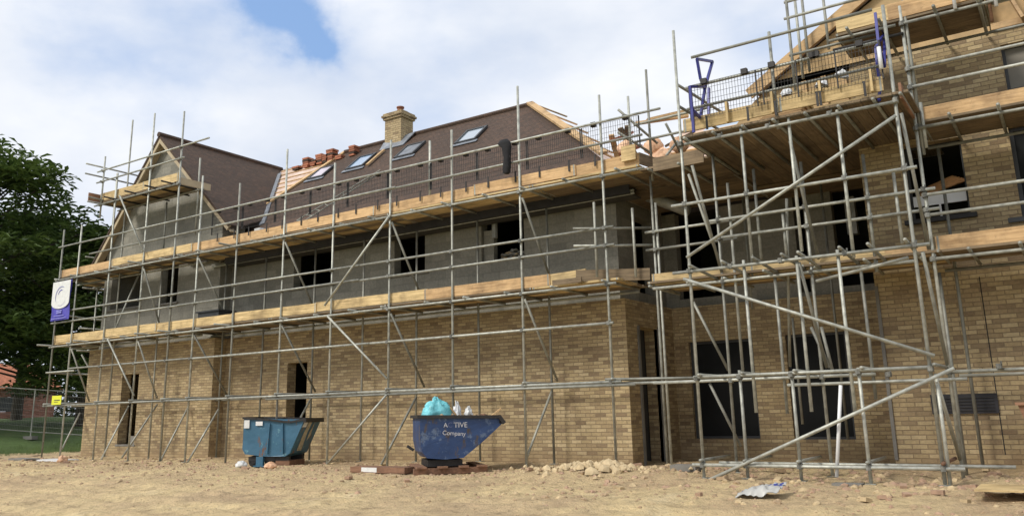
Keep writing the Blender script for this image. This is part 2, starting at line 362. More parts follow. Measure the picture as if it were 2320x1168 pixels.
def gzl(x, y):
    k = max(0, min(1, (-30.5-x)/12)); k2 = max(0, min(1, (y-1)/12))
    return .0+1.0*k*k*(3-2*k)+.4*k2+.10*mnoise.noise(Vector((x*.3, y*.3, 2)))+.04*mnoise.noise(Vector((x*1.5, y*1.5, 2)))
g3 = MB(); grid(-75, -31.9, -30, 60, .8, .8, lambda x, y: gzl(x, y)+(.0 if x < -32 else 0), g3)
tag(g3.build('grass_bank', M_grass, None, True), kind='structure')
g4 = MB(); grid(-32.4, -28.8, -30, 60, .3, .5, lambda x, y: .04+.05*mnoise.noise(Vector((x, y, 3))), g4)
tag(g4.build('bare_earth_strip', M_ground, None, True), kind='structure')

def rock(mb, c, r, fl=.6):
    k = random.choice((5, 6)); rot = random.random()*6.28; vs = [(0, 0, r*fl*.9)]
    for lev, rr in ((.35, .75), (-.35, 1.0)):
        for i in range(k):
            a = rot+2*pi*i/k+(.3 if lev > 0 else 0); q2 = r*rr*random.uniform(.7, 1.2); vs.append((cos(a)*q2, sin(a)*q2*random.uniform(.6, 1), r*fl*lev*random.uniform(.5, 1.6)))
    vs = [Vector(v)+Vector(c) for v in vs]
    fs = [(0, 1+i, 1+(i+1) % k) for i in range(k)]+[(1+i, 1+k+i, 1+k+(i+1) % k, 1+(i+1) % k) for i in range(k)]
    mb.add(vs, fs, random.choice((0, 1, 1, 1, 2)))
M_st1 = simple('sandstone_chips', (.47, .36, .21), .9, 0, .3, 8, 0)
M_st2 = simple('brown_clods', (.36, .26, .16), .95, 0, .3, 8, 0)
M_st3 = simple('brick_chips', (.38, .25, .17), .95, 0, .3, 8, 0)
st = MB()
for i in range(6500):
    if random.random() < .55: x = random.uniform(-27, 3); y = -random.triangular(.2, 5.5, 1.8)
    else: x = random.uniform(-22, 2); y = random.uniform(-10.5, -1)
    r = random.choice((.012, .016, .02, .026, .036, .055)) if y > -6 else random.choice((.008, .012, .018))
    if x > -6.5 and y > -3.6: r *= 1.3
    rock(st, (x, y, gz(x, y)+r*.1), r)
for i in range(95):
    x = random.uniform(-26, 2); y = -random.triangular(.3, 4.5, 1.2); z = gz(x, y); a = random.uniform(0, 3.1); l_ = random.uniform(.03, .09); p = Vector((x, y, z+.02)); st.beam(p-Vector((cos(a), sin(a), random.uniform(-.3, .3)))*l_, p+Vector((cos(a), sin(a), random.uniform(-.3, .3)))*l_, .09, .05, (0, 0, 1), random.choice((0, 2, 2, 1)))
tag(st.build('loose_stones', [M_st1, M_st2, M_st3]), 'loose stones and clods scattered over the sandy soil in front of the wall', 'stones', kind='stuff')
st = MB()
for i in range(190):
    a = random.gauss(-7.25, .72); y = random.gauss(-2.3, .3); r = random.choice((.03, .05, .07, .10, .15))*max(.35, 1-abs(a+7.15)/1.9)
    rock(st, (a, y, gz(a, y)+random.uniform(0, .07)), r, .75)
M_rub = simple('pale_rubble', (.52, .41, .25), .95, 0, .25, 5, 0, .01)
tag(st.build('rubble_heap', [M_rub, M_rub, M_st1]), 'low heap of pale sandy rubble near the brick corner', 'rubble', kind='stuff')

# ------------------------------------------------------------------ building
B = empty('brick_building', (-12, 2, 0), 'part built buff brick and grey block building with plum tiled roofs', 'building')
HB = 3.34
D1 = (-24.6, -23.72, .42, 2.5); D2 = (-17.6, -16.84, -.2, 2.52)
wall('brick_wall', -.4, 'x', -26.55, -20.2, -.4, HB, [D1], .30, M_brick, B)
wall('brick_wall', -20.2, 'y', -.1, .0, -.4, HB, [], .30, M_brick, B, 1)
wall('brick_wall', 0., 'x', -20.2, -7.55, -.4, HB, [D2], .30, M_brick, B)
wall('brick_wall', -7.55, 'y', .3, 2.4, -.4, HB, [(.58, 1.5, -.1, 2.8)], .30, M_brick, B, 1)
wall('brick_wall', 2.4, 'x', -7.55, -2.5, -.4, HB, [(-7.2, -5.75, .46, 2.55), (-5.05, -3.85, .44, 2.57)], .30, M_brick, B)
wall('brick_wall', -26.55, 'y', -.1, 8.8, -.4, HB, [], .30, M_brick, B, -1)
RWH = [(-2.04, -1.13, 4.17, 5.5), (-.42, 2.2, 4.0, 5.52), (-.34, 1.2, 6.15, 6.95), (2.4, 3.0, .6, 2.4)]
wall('brick_wall', 0., 'x', -2.75, 4.0, -.4, 7.22, RWH, .30, M_brick, B)
wall('brick_wall', -2.75, 'y', .3, 9.0, -.4, 7.22, [], .30, M_brick, B, -1)
# upper blockwork
UZ = 6.12
W1 = (-25.95, -24.35, 4.62, 5.82); W2 = (-23.3, -22.4, 4.58, 5.82)
wall('block_wall', -.2, 'x', -26.38, -20.4, HB, UZ, [W1, W2], .25, M_block, B)
wall('block_wall', -20.4, 'y', .05, .2, HB, UZ, [], .25, M_block, B, 1)
wall('block_wall', .2, 'x', -20.4, -7.75, HB, UZ, [(-17.72, -16.24, 4.55, 5.8), (-14.02, -13.02, 4.52, 5.8), (-11.3, -10.1, 4.54, 5.85)], .25, M_block, B)
wall('block_wall', -7.75, 'y', .45, 2.6, HB, UZ, [(1.1, 2.0, 3.6, 5.3)], .25, M_block, B, 1)
wall('block_wall', 2.6, 'x', -7.75, -2.5, HB, 5.58, [(A(1528, 500, Y=2.6).x, A(1625, 500, Y=2.6).x, 3.55, 5.6), (A(1625, 500, Y=2.6).x, A(1690, 420, Y=2.6).x, A(1660, 434, Y=2.6).z, 5.6), (A(1690, 420, Y=2.6).x, A(1734, 420, Y=2.6).x, A(1660, 434, Y=2.6).z+.1, 5.6), (A(1734, 420, Y=2.6).x, A(1766, 420, Y=2.6).x, A(1750, 386, Y=2.6).z+.05, 5.6),
     (A(1797, 480, Y=2.6).x, A(1820, 480, Y=2.6).x, 3.45, 5.6), (A(1884, 480, Y=2.6).x, -2.82, 3.5, 5.6)], .25, M_block, B)
wall('block_wall', -26.38, 'y', .05, 8.8, HB, UZ, [], .25, M_block, B, -1)
wall('back_wall', 8.8, 'x', -26.75, 4, -.4, UZ, [], .3, M_block, B, 1)
# slabs and dark interiors
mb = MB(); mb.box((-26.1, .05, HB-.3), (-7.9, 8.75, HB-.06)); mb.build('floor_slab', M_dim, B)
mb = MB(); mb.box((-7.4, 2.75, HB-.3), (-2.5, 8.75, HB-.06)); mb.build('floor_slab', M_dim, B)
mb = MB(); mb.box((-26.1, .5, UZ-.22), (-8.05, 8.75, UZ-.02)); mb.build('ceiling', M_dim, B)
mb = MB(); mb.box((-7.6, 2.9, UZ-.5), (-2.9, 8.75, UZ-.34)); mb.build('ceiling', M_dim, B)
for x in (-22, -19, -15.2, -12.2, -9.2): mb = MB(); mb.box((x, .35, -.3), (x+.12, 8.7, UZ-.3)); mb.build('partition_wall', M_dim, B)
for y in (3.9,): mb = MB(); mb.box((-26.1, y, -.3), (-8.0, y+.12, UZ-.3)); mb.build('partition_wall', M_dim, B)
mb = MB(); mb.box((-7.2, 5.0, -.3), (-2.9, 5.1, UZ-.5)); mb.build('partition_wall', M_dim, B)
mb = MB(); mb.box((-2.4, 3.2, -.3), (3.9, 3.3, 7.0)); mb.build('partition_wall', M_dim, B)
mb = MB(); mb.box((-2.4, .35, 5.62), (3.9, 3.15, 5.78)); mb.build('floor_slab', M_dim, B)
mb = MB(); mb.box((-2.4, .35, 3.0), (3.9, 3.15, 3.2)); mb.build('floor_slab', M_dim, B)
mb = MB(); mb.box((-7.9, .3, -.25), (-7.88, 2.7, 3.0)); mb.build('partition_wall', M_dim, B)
# window dressings
def window(h, y, fr=.06, mull=1, mat=M_frame, pane=None, dy=.12, parent=B):
    u0, u1, z0, z1 = h; mb = MB(); yy = y+dy
    for (a, b2) in (((u0, z0), (u0+fr, z1)), ((u1-fr, z0), (u1, z1)), ((u0+fr, z0), (u1-fr, z0+fr)), ((u0+fr, z1-fr), (u1-fr, z1))):
        mb.box((a[0], yy, a[1]), (b2[0], yy+.07, b2[1]))
    for i in range(1, mull+1):
        x = u0+(u1-u0)*i/(mull+1); mb.box((x-.025, yy+.004, z0+fr), (x+.025, yy+.066, z1-fr))
    w = mb.build('window', mat, parent)
    if pane: mb = MB(); mb.box((u0+fr, yy+.03, z0+fr), (u1-fr, yy+.04, z1-fr)); mb.build('pane', pane, w)
    return w
M_blackpane = simple('dark_void_boarding', (.0075, .0085, .009), .7, 0, .5, 1.2, .1, .006, spec=.25)  # near-black panel paints the unlit depth of the openings along with dark board
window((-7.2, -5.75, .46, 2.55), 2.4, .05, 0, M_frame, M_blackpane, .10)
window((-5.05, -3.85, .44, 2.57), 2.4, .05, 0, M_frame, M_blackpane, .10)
window(RWH[0], 0, .04, 0, M_frame, None, .2)
mb = MB()
for i in range(5): mb.beam((-1.98+.03*i, .62+.06*i, 4.68+.05*i), (-1.16-.05*i, .40+.06*i, 4.84+.035*i), .05, .045)
tag(mb.build('timber_bundle', M_peach_t), 'bundle of orange timber battens just inside the open first floor window of the right wing', 'timber')
mb = MB(); mb.box((-1.99, .14, 4.42), (-1.17, .18, 4.60)); mb.box((-1.6, .142, 4.18), (-1.57, .178, 4.42)); mb.build('window_rail', M_white, B)
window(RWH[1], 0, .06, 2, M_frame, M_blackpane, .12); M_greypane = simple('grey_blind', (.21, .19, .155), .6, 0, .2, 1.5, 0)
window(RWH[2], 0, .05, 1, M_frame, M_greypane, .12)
for (u0, u1, z, y) in ((-17.9, -16.1, 4.5, .2), (-14.15, -12.9, 4.47, .2), (-26.3, -24.2, 4.57, -.2), (-23.4, -22.3, 4.53, -.2)):
    mb = MB(); mb.box((u0, y-.05, z), (u1, y+.2, z+.05)); mb.build('window_sill', M_slab, B)
mb = MB(); mb.box((-2.14, -.09, 4.09), (-1.04, .2, 4.165)); mb.build('window_sill', M_dark, B)
mb = MB(); mb.box((-.62, -.05, 3.92), (2.5, .2, 3.995)); mb.build('window_sill', M_frame, B)
for (u0, u1, z, y) in ((-17.95, -16.05, 5.83, .2), (-14.2, -12.85, 5.83, .2), (-11.45, -9.95, 5.86, .2)):
    mb = MB(); mb.box((u0, y-.03, z), (u1, y+.1, z+.15)); mb.build('lintel', M_slab, B)
# cream jamb and rubble in the open middle window
mb = MB(); mb.box((-11.29, .28, 4.56), (-11.0, .43, 5.3)); mb.build('cavity_closer', M_block, B)
mb = MB(); mb.tube((-10.98, .3, 5.1), (-10.98, .3, 5.84), .07, 8); mb.build('downlight_duct', M_insul, B)
mb = MB()
for i in range(40): rock(mb, (random.uniform(-10.8, -10.15), random.uniform(.22, .42), 4.56+random.uniform(0, .12)), .07)
for i in range(14): rock(mb, (random.gauss(-10.5, .1), random.uniform(.26, .4), 4.65+random.uniform(0, .12)), .07)
tag(mb.build('sill_rubble', [M_block, M_slab, M_st1]), 'small pile of block rubble on the open window sill above the middle of the lower deck', 'rubble', kind='stuff')
# door leaf / white lining in recess return
mb = MB(); mb.box((-7.62, .5, -.1), (-7.52, .58, 2.82)); mb.box((-7.62, 1.5, -.1), (-7.52, 1.56, 2.82)); mb.build('door_frame', M_slab, B)
mb = MB(); mb.box((-24.66, -.42, .36), (-23.66, -.12, .42)); mb.build('window_sill', M_slab, B)
mb = MB(); mb.box((-24.0, -.36, .42), (-23.76, -.3, .66)); mb.build('block_offcut', M_slab, B)
# movement joint on the right wing, patch of redder brick, dark vent panel
mb = MB(); mb.box((-1.155, -.004, .3), (-1.14, .01, 3.1)); mb.build('movement_joint', M_rubber, B)
mb = MB(); mb.box((-2.10, -.035, .93), (-1.14, -.003, 1.24)); vp = mb.build('vent_panel', M_felt, B)
mb = MB()
for i in range(5): mb.box((-2.05, -.05, .97+i*.05), (-1.19, -.036, .985+i*.05))
mb.build('louvre', M_dark, vp)
mb = MB(); mb.box((-2.755, -.03, .2), (-2.70, .0, 3.1)); mb.build('corner_bead', M_slab, B)
# gable (left cross wing)
RX, RZ = -23.5, 10.04
sR, sL = .93, 1.17
def gzr(x): return RZ-sR*(x-RX) if x > RX else RZ-sL*(RX-x)
xr = -20.2; xl = -26.38
mb = MB(); mb.poly([(xl, -.2, UZ), (-20.4, -.2, UZ), (-20.4, -.2, gzr(-20.4)-.08), (RX, -.2, RZ-.08), (xl, -.2, max(UZ+.02, gzr(xl)-.08))], .25, (0, -1, 0)); mb.build('gable_wall', M_block, B)
# side return of gable section above the main eaves
mb = MB(); mb.box((-20.62, .06, UZ), (-20.4, .6, gzr(-20.4)-.2)); mb.build('block_wall', M_block, B)
GY = -.46
def verge(x0, z0, x1, z1, w, name, mat, y=GY, th=.05):
    d = Vector((x1-x0, 0, z1-z0)).normalized(); n_ = Vector((-d.z, 0, d.x)); 
    if n_.z > 0: n_ = -n_
    a = Vector((x0, y, z0)); b2 = Vector((x1, y, z1)); mb = MB()
    mb.poly([a, b2, b2+n_*w, a+n_*w], th, (0, -1, 0)); return mb.build(name, mat, B)
XE, XLE = -19.75, -27.0
verge(RX, RZ-.03, XE, gzr(XE)-.03, .17, 'bargeboard', M_barge); verge(RX-.001, RZ-.035, XLE, gzr(XLE)-.035, .17, 'bargeboard', M_barge, GY-.003)
mb = MB()
for s_, xe in ((1, XE), (-1, XLE)):
    pass
# soffit boards between bargeboard and wall
for xe in (XE, XLE):
    mb = MB(); a = Vector((RX, GY+.05, RZ-.19)); b2 = Vector((xe, GY+.05, gzr(xe)-.19)); o2 = Vector((0, -.2-GY-.05, 0)); mb.poly([a, b2, b2+o2, a+o2], .03, None); mb.build('soffit', M_barge, B)
# cross wing roof slopes
EY = -.30
a_, b_s = 10.04-.9*4.5, .9
def mz(y): return a_+b_s*y
YE = -.32
# valley: main slope meets the cross wing slope
def valx(y): return RX+(RZ-mz(y))/sR
T = .07
mb = MB(); mb.poly([(RX, GY-.03, RZ), (XE, GY-.03, gzr(XE)), (XE, YE+.25, gzr(XE)), (valx(1.2), 1.2, mz(1.2)), (RX, 4.5, RZ)], T); cr_roof = mb.build('tiled_roof_slope', M_tile, B)
mb = MB(); mb.poly([(RX, GY-.03, RZ), (RX, 9.2, RZ), (XLE, 9.2, gzr(XLE)), (XLE, GY-.03, gzr(XLE))], T); mb.build('tiled_roof_slope', M_tile, B)
mb = MB(); mb.tube((RX, GY-.05, RZ+.0), (RX, 4.55, RZ+.0), .09, 8); mb.build('ridge_tiles', M_tile, B)
# main slope: tiled polygon, unfinished triangle by the valley
RE = (-12.45, 4.5)
hipE = (-7.15, YE)
def onm(px, py):                                 # point of the main roof plane
    d = FW + RT*((px-CXP)/FPX) - UP*((py-CYP)/FPX); t = (a_+b_s*CAM.y-CAM.z)/(d.z-b_s*d.y); p = CAM+d*t; return Vector((round(p.x, 2), round(p.y, 2), round(mz(p.y), 2)))
pA = onm(783, 345); pB = onm(597, 470)
mb = MB(); mb.poly([(pA.x, 4.5, mz(4.5)), (RE[0], 4.5, mz(4.5)), (hipE[0], YE, mz(YE)), (pB.x-.6, YE, mz(YE)), pB], T, (0, -.669, .743)); mb.build('tiled_roof_slope', M_tile, B)
mb = MB(); mb.poly([(RX, 4.5, mz(4.5)-.05), (pA.x+.1, 4.5, mz(4.5)-.05), (pB.x+.1, pB.y, mz(pB.y)-.05), (valx(pB.y)+.05, pB.y, mz(pB.y)-.05)], .03, (0, -.669, .743)); mb.build('breather_membrane', M_membrane, B)
# lower strip of black felt, eaves left of tiling
mb = MB(); mb.poly([(valx(pB.y), pB.y, mz(pB.y)-.06), (pB.x+.05, pB.y, mz(pB.y)-.06), (pB.x-.5, YE, mz(YE)-.06), (valx(YE), YE, mz(YE)-.06)], .03, (0, -.669, .743)); mb.build('breather_membrane', M_felt, B)
# battens over bare membrane
for i in range(9):
    y = 4.35-i*.31; xa = valx(y)+.1; k = (4.5-y)/(4.5-pB.y); xb = pA.x+(pB.x-pA.x)*k+.1
    if xb-xa < .15: continue
    mb = MB(); mb.beam((xa, y, mz(y)-.03), (xb, y, mz(y)-.03), .05, .03, (0, -.669, .743)); mb.build('batten', M_timber, B)
mb = MB(); mb.beam(pA+Vector((0, 0, .05)), pB+Vector((0, 0, .05)), .16, .05, (0, -.669, .743)); mb.build('valley_board', M_timber, B)
mb = MB(); mb.beam((valx(4.1), 4.1, mz(4.1)+.03), (valx(.9), .9, mz(.9)+.03), .2, .03, (0, -.669, .743)); mb.build('valley_lining', M_lead, B)
mb = MB(); mb.tube((pA.x, 4.5, 10.06), (RE[0], 4.5, 10.06), .085, 8); mb.build('ridge_tiles', M_tile, B)
# rear slopes and hip
mb = MB(); mb.poly([(RX, 4.5, 10.0), (RE[0], 4.5, 10.0), (-7.2, 9.4, 5.6), (RX, 9.4, 5.6)], .05, (0, .67, .74)); mb.build('rear_roof_slope', M_felt, B)
mb = MB(); mb.poly([(RE[0], 4.5, 10.0), (hipE[0], YE+.0, mz(YE)-.05), (hipE[0], 9.3, mz(YE)-.05)], .04, (.62, 0, .78)); mb.build('breather_membrane', M_membrane, B)
mb = MB(); mb.beam((RE[0]-.1, 4.5, 10.12), (hipE[0]-1.1, YE+1.05, mz(YE+1.05)+.12), .20, .07, (.2, -.5, .8)); mb.build('hip_board', M_timber, B)
for i in range(7):
    k = .06+i*.13; x = RE[0]+(hipE[0]-RE[0])*k; y = 4.5+(YE-4.5)*k; z = mz(y)
    mb = MB(); mb.beam((x, y+.1, z+.09), (x+.1, y+1.6, z+.17-.02*i), .05, .03, (0, 0, 1)); mb.build('batten_end', M_timber, B)
mb = MB(); mb.box((-20.0, YE-.05, mz(YE)-.26), (hipE[0], YE-.01, mz(YE)-.06)); mb.build('fascia_board', M_felt, B)
mb = MB(); mb.box((-20.0, YE-.01, mz(YE)-.28), (hipE[0], .2, mz(YE)-.25)); mb.build('soffit', M_dim, B)
# roof windows: outline on the roof plane from bottom-left, width, length up the slope
def roofwin(x0, y0, w, ln, glass, up=.06):
    n_ = Vector((0, -.669, .743)); sl_ = Vector((0, .743, .669)); o_ = Vector((x0, y0, mz(y0)))+n_*.02
    X_ = Vector((1, 0, 0)); mb = MB(); f = .07
    def slab(u0, v0, u1, v1, h0, h1, m_):
        p = [o_+X_*u0+sl_*v0+n_*h1, o_+X_*u1+sl_*v0+n_*h1, o_+X_*u1+sl_*v1+n_*h1, o_+X_*u0+sl_*v1+n_*h1]; m_.poly(p, h1-h0, n_)
    slab(0, 0, f, ln, 0, up, mb); slab(w-f, 0, w, ln, 0, up, mb); slab(f, 0, w-f, f, 0, up-.002, mb); slab(f, ln-f, w-f, ln, 0, up-.002, mb)
    r = mb.build('roof_window', M_frame, B); mb = MB(); slab(f, f, w-f, ln-f, .01, up-.025, mb); mb.build('glass', glass, r)
    mb = MB(); slab(-.09, -.14, w+.09, 0, .0, .02, mb); mb.build('flashing', M_lead, r)
for (px, py, ln, gl) in ((1030, 330, .88, M_glass), (893, 362, .86, M_lead), (783, 388, .9, M_film)):
    p = onm(px, py); roofwin(p.x, p.y, .76, ln, gl)
p = onm(697, 410); roofwin(p.x, p.y, .7, .8, M_lilac)
p = onm(785, 392); mb = MB(); mb.beam(p+Vector((.86, .03, .12)), p+Vector((.86, .80, .81)), .10, .05, (0, -.669, .743)); mb.build('roof_window_batten', M_timber, B)
# chimney
cb = A(878, 318, Y=4.2); cx0, cx1 = -17.98, -17.28
mb = MB(); mb.box((cx0, 4.1, 9.3), (cx1, 4.7, 10.62)); ch = mb.build('chimney', M_brick, B)
mb = MB(); mb.box((cx0-.05, 4.05, 10.62), (cx1+.05, 4.75, 10.70)); mb.box((cx0-.09, 4.01, 10.70), (cx1+.09, 4.79, 10.77)); mb.box((cx0-.05, 4.05, 10.77), (cx1+.05, 4.75, 10.84)); mb.build('corbel', M_brick, ch)
mb = MB(); mb.add([(cx0, 4.1, 10.84), (cx1, 4.1, 10.84), (cx1, 4.7, 10.84), (cx0, 4.7, 10.84), (-17.75, 4.4, 10.98), (-17.45, 4.4, 10.98), (-17.45, 4.6, 10.98), (-17.75, 4.6, 10.98)], [(0, 1, 5, 4), (1, 2, 6, 5), (2, 3, 7, 6), (3, 0, 4, 7), (4, 5, 6, 7)]); mb.build('flaunching', M_slab, ch)
mb = MB(); mb.tube((-17.62, 4.45, 10.95), (-17.62, 4.45, 11.08), .11, 12, .10); mb.tube((-17.62, 4.45, 11.08), (-17.62, 4.45, 11.12), .13, 12); mb.build('chimney_pot', M_terra, ch)
mb = MB(); mb.poly([(cx0-.05, 3.9, mz(3.9)+.05), (cx1+.25, 3.9, mz(3.9)+.05), (cx1+.35, 4.4, mz(4.4)+.16), (cx0-.05, 4.09, mz(4.09)+.18)], .03, (0, -.669, .743)); mb.build('lead_flashing', M_lead, ch)
# recess roof (unfinished) and hoist side
RY0 = 2.1
mb = MB(); mb.poly([(-7.6, RY0, 5.9), (-2.76, RY0, 5.9), (-2.76, 5.2, 8.6), (-7.6, 5.2, 8.6)], .05, (0, -.66, .75)); mb.build('breather_membrane', M_membrane, B)
for i in range(8):
    x = -7.5+i*.62; mb = MB(); mb.beam((x, RY0-.35, 5.62), (x, 5.2, 8.66), .06, .10, (0, -.66, .75)); mb.build('rafter', M_timber, B)
for i in range(7):
    y = RY0+.1+i*.34; z = 5.9+(y-RY0)*.871+.05; mb = MB(); mb.beam((-7.55, y, z), (-2.8, y, z), .05, .03, (0, -.66, .75)); mb.build('batten', M_timber, B)
# right wing roof: verge rising to the right, ridge running back
va = A(1700, 228, Y=.1); vb = A(1965, 0, Y=.1)
k = (vb.z-va.z)/(vb.x-va.x)
xt = -.4
mb = MB(); mb.poly([(-4.5, -.05, vb.z+k*(-4.5-vb.x)), (xt, -.05, vb.z+k*(xt-vb.x)), (xt, 7.5, vb.z+k*(xt-vb.x)), (-4.5, 7.5, vb.z+k*(-4.5-vb.x))], .06, (-.55, 0, .8)); mb.build('breather_membrane', M_membrane, B)
zt = vb.z+k*(xt-vb.x)
mb = MB(); mb.poly([(xt, -.05, zt), (4.2, -.05, 7.35), (4.2, 7.5, 7.35), (xt, 7.5, zt)], .06, (.55, 0, .8)); mb.build('breather_membrane', M_lilac, B)
M_osb = simple('sheathing_board', (.46, .32, .16), .8, 0, .25, 3, .1, .004)
mb = MB(); mb.poly([(-4.35, .0, 7.24), (-.45, .0, 7.24), (-.45, .0, zt-.2), (-4.35+.0, .0, vb.z+k*(-4.35-vb.x)-.1)], .05, (0, -1, 0)); mb.build('gable_sheathing', M_osb, B)
mb = MB(); mb.poly([(-.44, .3, 7.25), (4.0, .3, 7.25), (4.0, .3, 7.38), (xt, .3, zt-.15)], .05, (0, -1, 0)); mb.build('gable_sheathing', M_osb, B)
mb = MB(); mb.beam((-4.6, -.12, vb.z+k*(-4.6-vb.x)+.02), (xt, -.12, zt+.02), .05, .22, (0, 0, 1)); mb.build('verge_rafter', M_timber, B)
for i in range(4):
    x = .05+i*.45; mb = MB(); mb.beam((x, -.15, 7.25), (x-.35, .4, 8.6), .05, .15, (0, -1, 0)); mb.build('rafter', M_timber, B)
mb = MB(); mb.box((-.43, -.06, 7.23), (3.9, .25, 7.34)); mb.build('wall_plate', M_timber, B)
# upper left timber cladding over recess (behind the guards)
mb = MB(); mb.poly([(-5.0, .055, 5.7), (-2.76, .055, 5.7), (-2.76, .055, vb.z+k*(-2.76-vb.x)-.1), (-4.55, .055, vb.z+k*(-4.55-vb.x)-.1), (-5.0, .055, 6.5)], .06, (0, -1, 0)); mb.build('boarded_cheek', M_osb, B)
for i in range(5):
    x = -4.3+i*.36; mb = MB(); mb.beam((x, .025, 5.95), (x, .025, 7.22 if x > -4 else 6.9), .09, .05, (0, 1, 0)); mb.build('stud', M_timber, B)
mb = MB(); mb.box((-4.4, .13, 5.82), (-2.76, 2.2, 5.94)); mb.build('roof_deck', M_osb, B)
mb = MB(); mb.poly([(-7.25, .35, 5.85), (-5.1, .35, 5.85), (-5.1, 3.4, 7.95), (-7.25, 3.4, 7.95)], .05, (0, -.57, .82)); mb.build('breather_membrane', M_membrane, B)
for i in range(9):
    y = .5+i*.34; z = 5.85+(y-.35)*.6885+.045; mb = MB(); mb.beam((-7.3+.1*(i % 3), y, z), (-5.05-.12*(i % 2), y, z), .05, .035, (0, -.57, .82)); mb.build('batten', M_timber, B)
mb = MB(); mb.beam((-7.35, 3.42, 8.02), (-4.9, 3.42, 8.02), .05, .16); mb.build('wall_plate', M_timber, B)
mb = MB(); mb.poly([(-6.6, 2.15, 7.16), (-5.5, 2.15, 7.16), (-5.4, 2.95, 7.70), (-6.5, 2.95, 7.70)], .04, (0, -.57, .82)); mb.build('roof_film', M_film, B)
mb = MB(); p = A(1915, 385, Y=2.9); mb.box((p.x-.15, 2.9, p.z-.3), (p.x+.25, 3.1, p.z+.05)); mb.build('block_pier', M_block, B); mb = MB(); mb.box((p.x-.1, 2.9, p.z-1.4), (p.x+.1, 3.1, p.z-.6)); mb.build('block_pier', M_insul, B)
# white duct in the recess
mb = MB(); mb.tube(A(1432, 432, Y=.9), A(1560, 478, Y=.9), .12, 10); mb.build('duct', M_insul, B, True)

# ------------------------------------------------------------------ scaffolding
R = .0265
# coupler prototype (two collars and a bolt)
def coupler_mesh():
    mb = MB(); mb.tube((-.035, 0, 0), (.035, 0, 0), .042, 8); mb.tube((0, -.05, -.035), (0, -.05, .035), .042, 8); mb.box((-.03, -.045, -.03), (.03, .0, .03)); mb.tube((.03, -.02, .0), (.03, -.02, .075), .012, 5); mb.tube((-.03, -.07, .0), (-.03, .03, .0), .012, 5)
    return mb
class Scaf:
    def __init__(s, name, base, label, group='bolted tube scaffolds round the building'):
        s.e = empty(name, base, label, 'scaffold', group); s.n = {}; s.cp = None
    def cnt(s, k): s.n[k] = s.n.get(k, 0)+1; return s.n[k]
    def tube(s, kind, a, b_, mat=None, r=R):
        if s.cnt(kind) > 99: return
        a = Vector(a); b_ = Vector(b_)
        mb = MB(); mb.tube(a, b_, r, 8)
        return mb.build(kind, mat or (M_tube if random.random() < .72 else M_tube_old), s.e, True)
    def V(s, x, y, z0, z1, kind='standard', mat=None):
        t_ = s.tube(kind, (x, y, z0), (x, y, z1), mat)
        return t_
    def coup(s, p, rot=0.0):
        if s.cnt('coupler') > 99: return
        p = Vector(p)
        if s.cp is None:
            s.cp = coupler_mesh().build('coupler', M_clamp, s.e, origin=(0, 0, 0)); s.cp.location = p-abspos(s.e); s.cp.rotation_euler = (0, 0, rot)
        else:
            inst(s.cp, 'coupler', p, s.e, (0, 0, rot))
    def board(s, a, b_, w=.225, h=.038, face=False, mat=None, kind='deck_board'):
        if s.cnt(kind) > 99: return
        a = Vector(a); b_ = Vector(b_); L_ = (b_-a).length
        mb = MB()
        if face: mb.box((-L_/2, -h/2, -w/2), (L_/2, h/2, w/2))
        else: mb.box((-L_/2, -w/2, -h/2), (L_/2, w/2, h/2))
        if L_ > 1.5:                                # galvanised hoop irons on both board ends
            y_, z_ = (h/2+.0015, w/2+.0015) if face else (w/2+.0015, h/2+.0015)
            for e_ in (-L_/2+.02, L_/2-.05): mb.box((e_, -y_, -z_), (e_+.03, y_, z_), 1)
        o = mb.build(kind, [mat or M_board, M_tube_old], s.e, origin=(0, 0, 0)); c = (a+b_)/2
        o.location = c-abspos(s.e); ABS[o.name] = c
        o.rotation_euler = (b_-a).to_track_quat('X', 'Z').to_euler()
        o.rotation_euler.rotate_axis('X', random.uniform(-.02, .02))
        return o
    def foot(s, x, y, z):
        if s.cnt('base_plate') > 99: return
        mb = MB(); mb.box((x-.075, y-.075, z), (x+.075, y+.075, z+.008)); mb.tube((x, y, z+.008), (x, y, z+.16), .019, 8)
        mb.build('base_plate', M_tube_old, s.e)
        
YO = -1.45
L1 = Scaf('tube_scaffold', (-17, YO, 0), 'long tube scaffold with two boarded lifts along the left wing')
outer = [(94.5, 1024, 146.8, 520), (135.6, 1029, 186, 510), (211.8, 1041, 265.6, 392), (289.6, 1049, 350.3, 257), (364.5, 1045, 416, 253), (421.6, 1049, 457.6, 399),
         (512, 1033, 544, 415), (621, 1050, 652.5, 338), (739.7, 1058, 760, 369), (876.6, 1043, 886, 317), (1027, 1060, 1023, 295), (1192, 1060, 1172, 195), (1396, 1068, 1356.6, 215.5)]
XO = []
for (xb, yb, xt2, yt) in outer:
    p = A(xb, yb, Y=YO); q2 = A(xt2, yt, Y=YO); x = round((p.x+q2.x)/2, 2); XO.append(x)
    zb = gz(x, YO)
    L1.V(x, YO, zb+.02, q2.z); L1.foot(x, YO, zb)
XS14 = -6.45; YS14 = -.85
# inner standards
inner = [(249.6, 880, -.75), (336, 1041, -.75), (363.5, 1034, -.7), (489, 1042, -.3), (587.7, 942, -.3), (705, 899, -.3), (816, 1050, -.3), (943, 900, -.3), (1088, 1037, -.3), (1256, 1066, -.3), (1338, 1040, -.3)]
XI = []
for (px, py, y) in inner[:-1]:
    p = A(px, py, Y=y); top = 5.45
    if px == 249.6: top = A(298.6, 273, Y=y).z
    XI.append(p.x); L1.V(p.x, y, gz(p.x, y)+.02, top, mat=M_tube_old); L1.foot(p.x, y, gz(p.x, y))
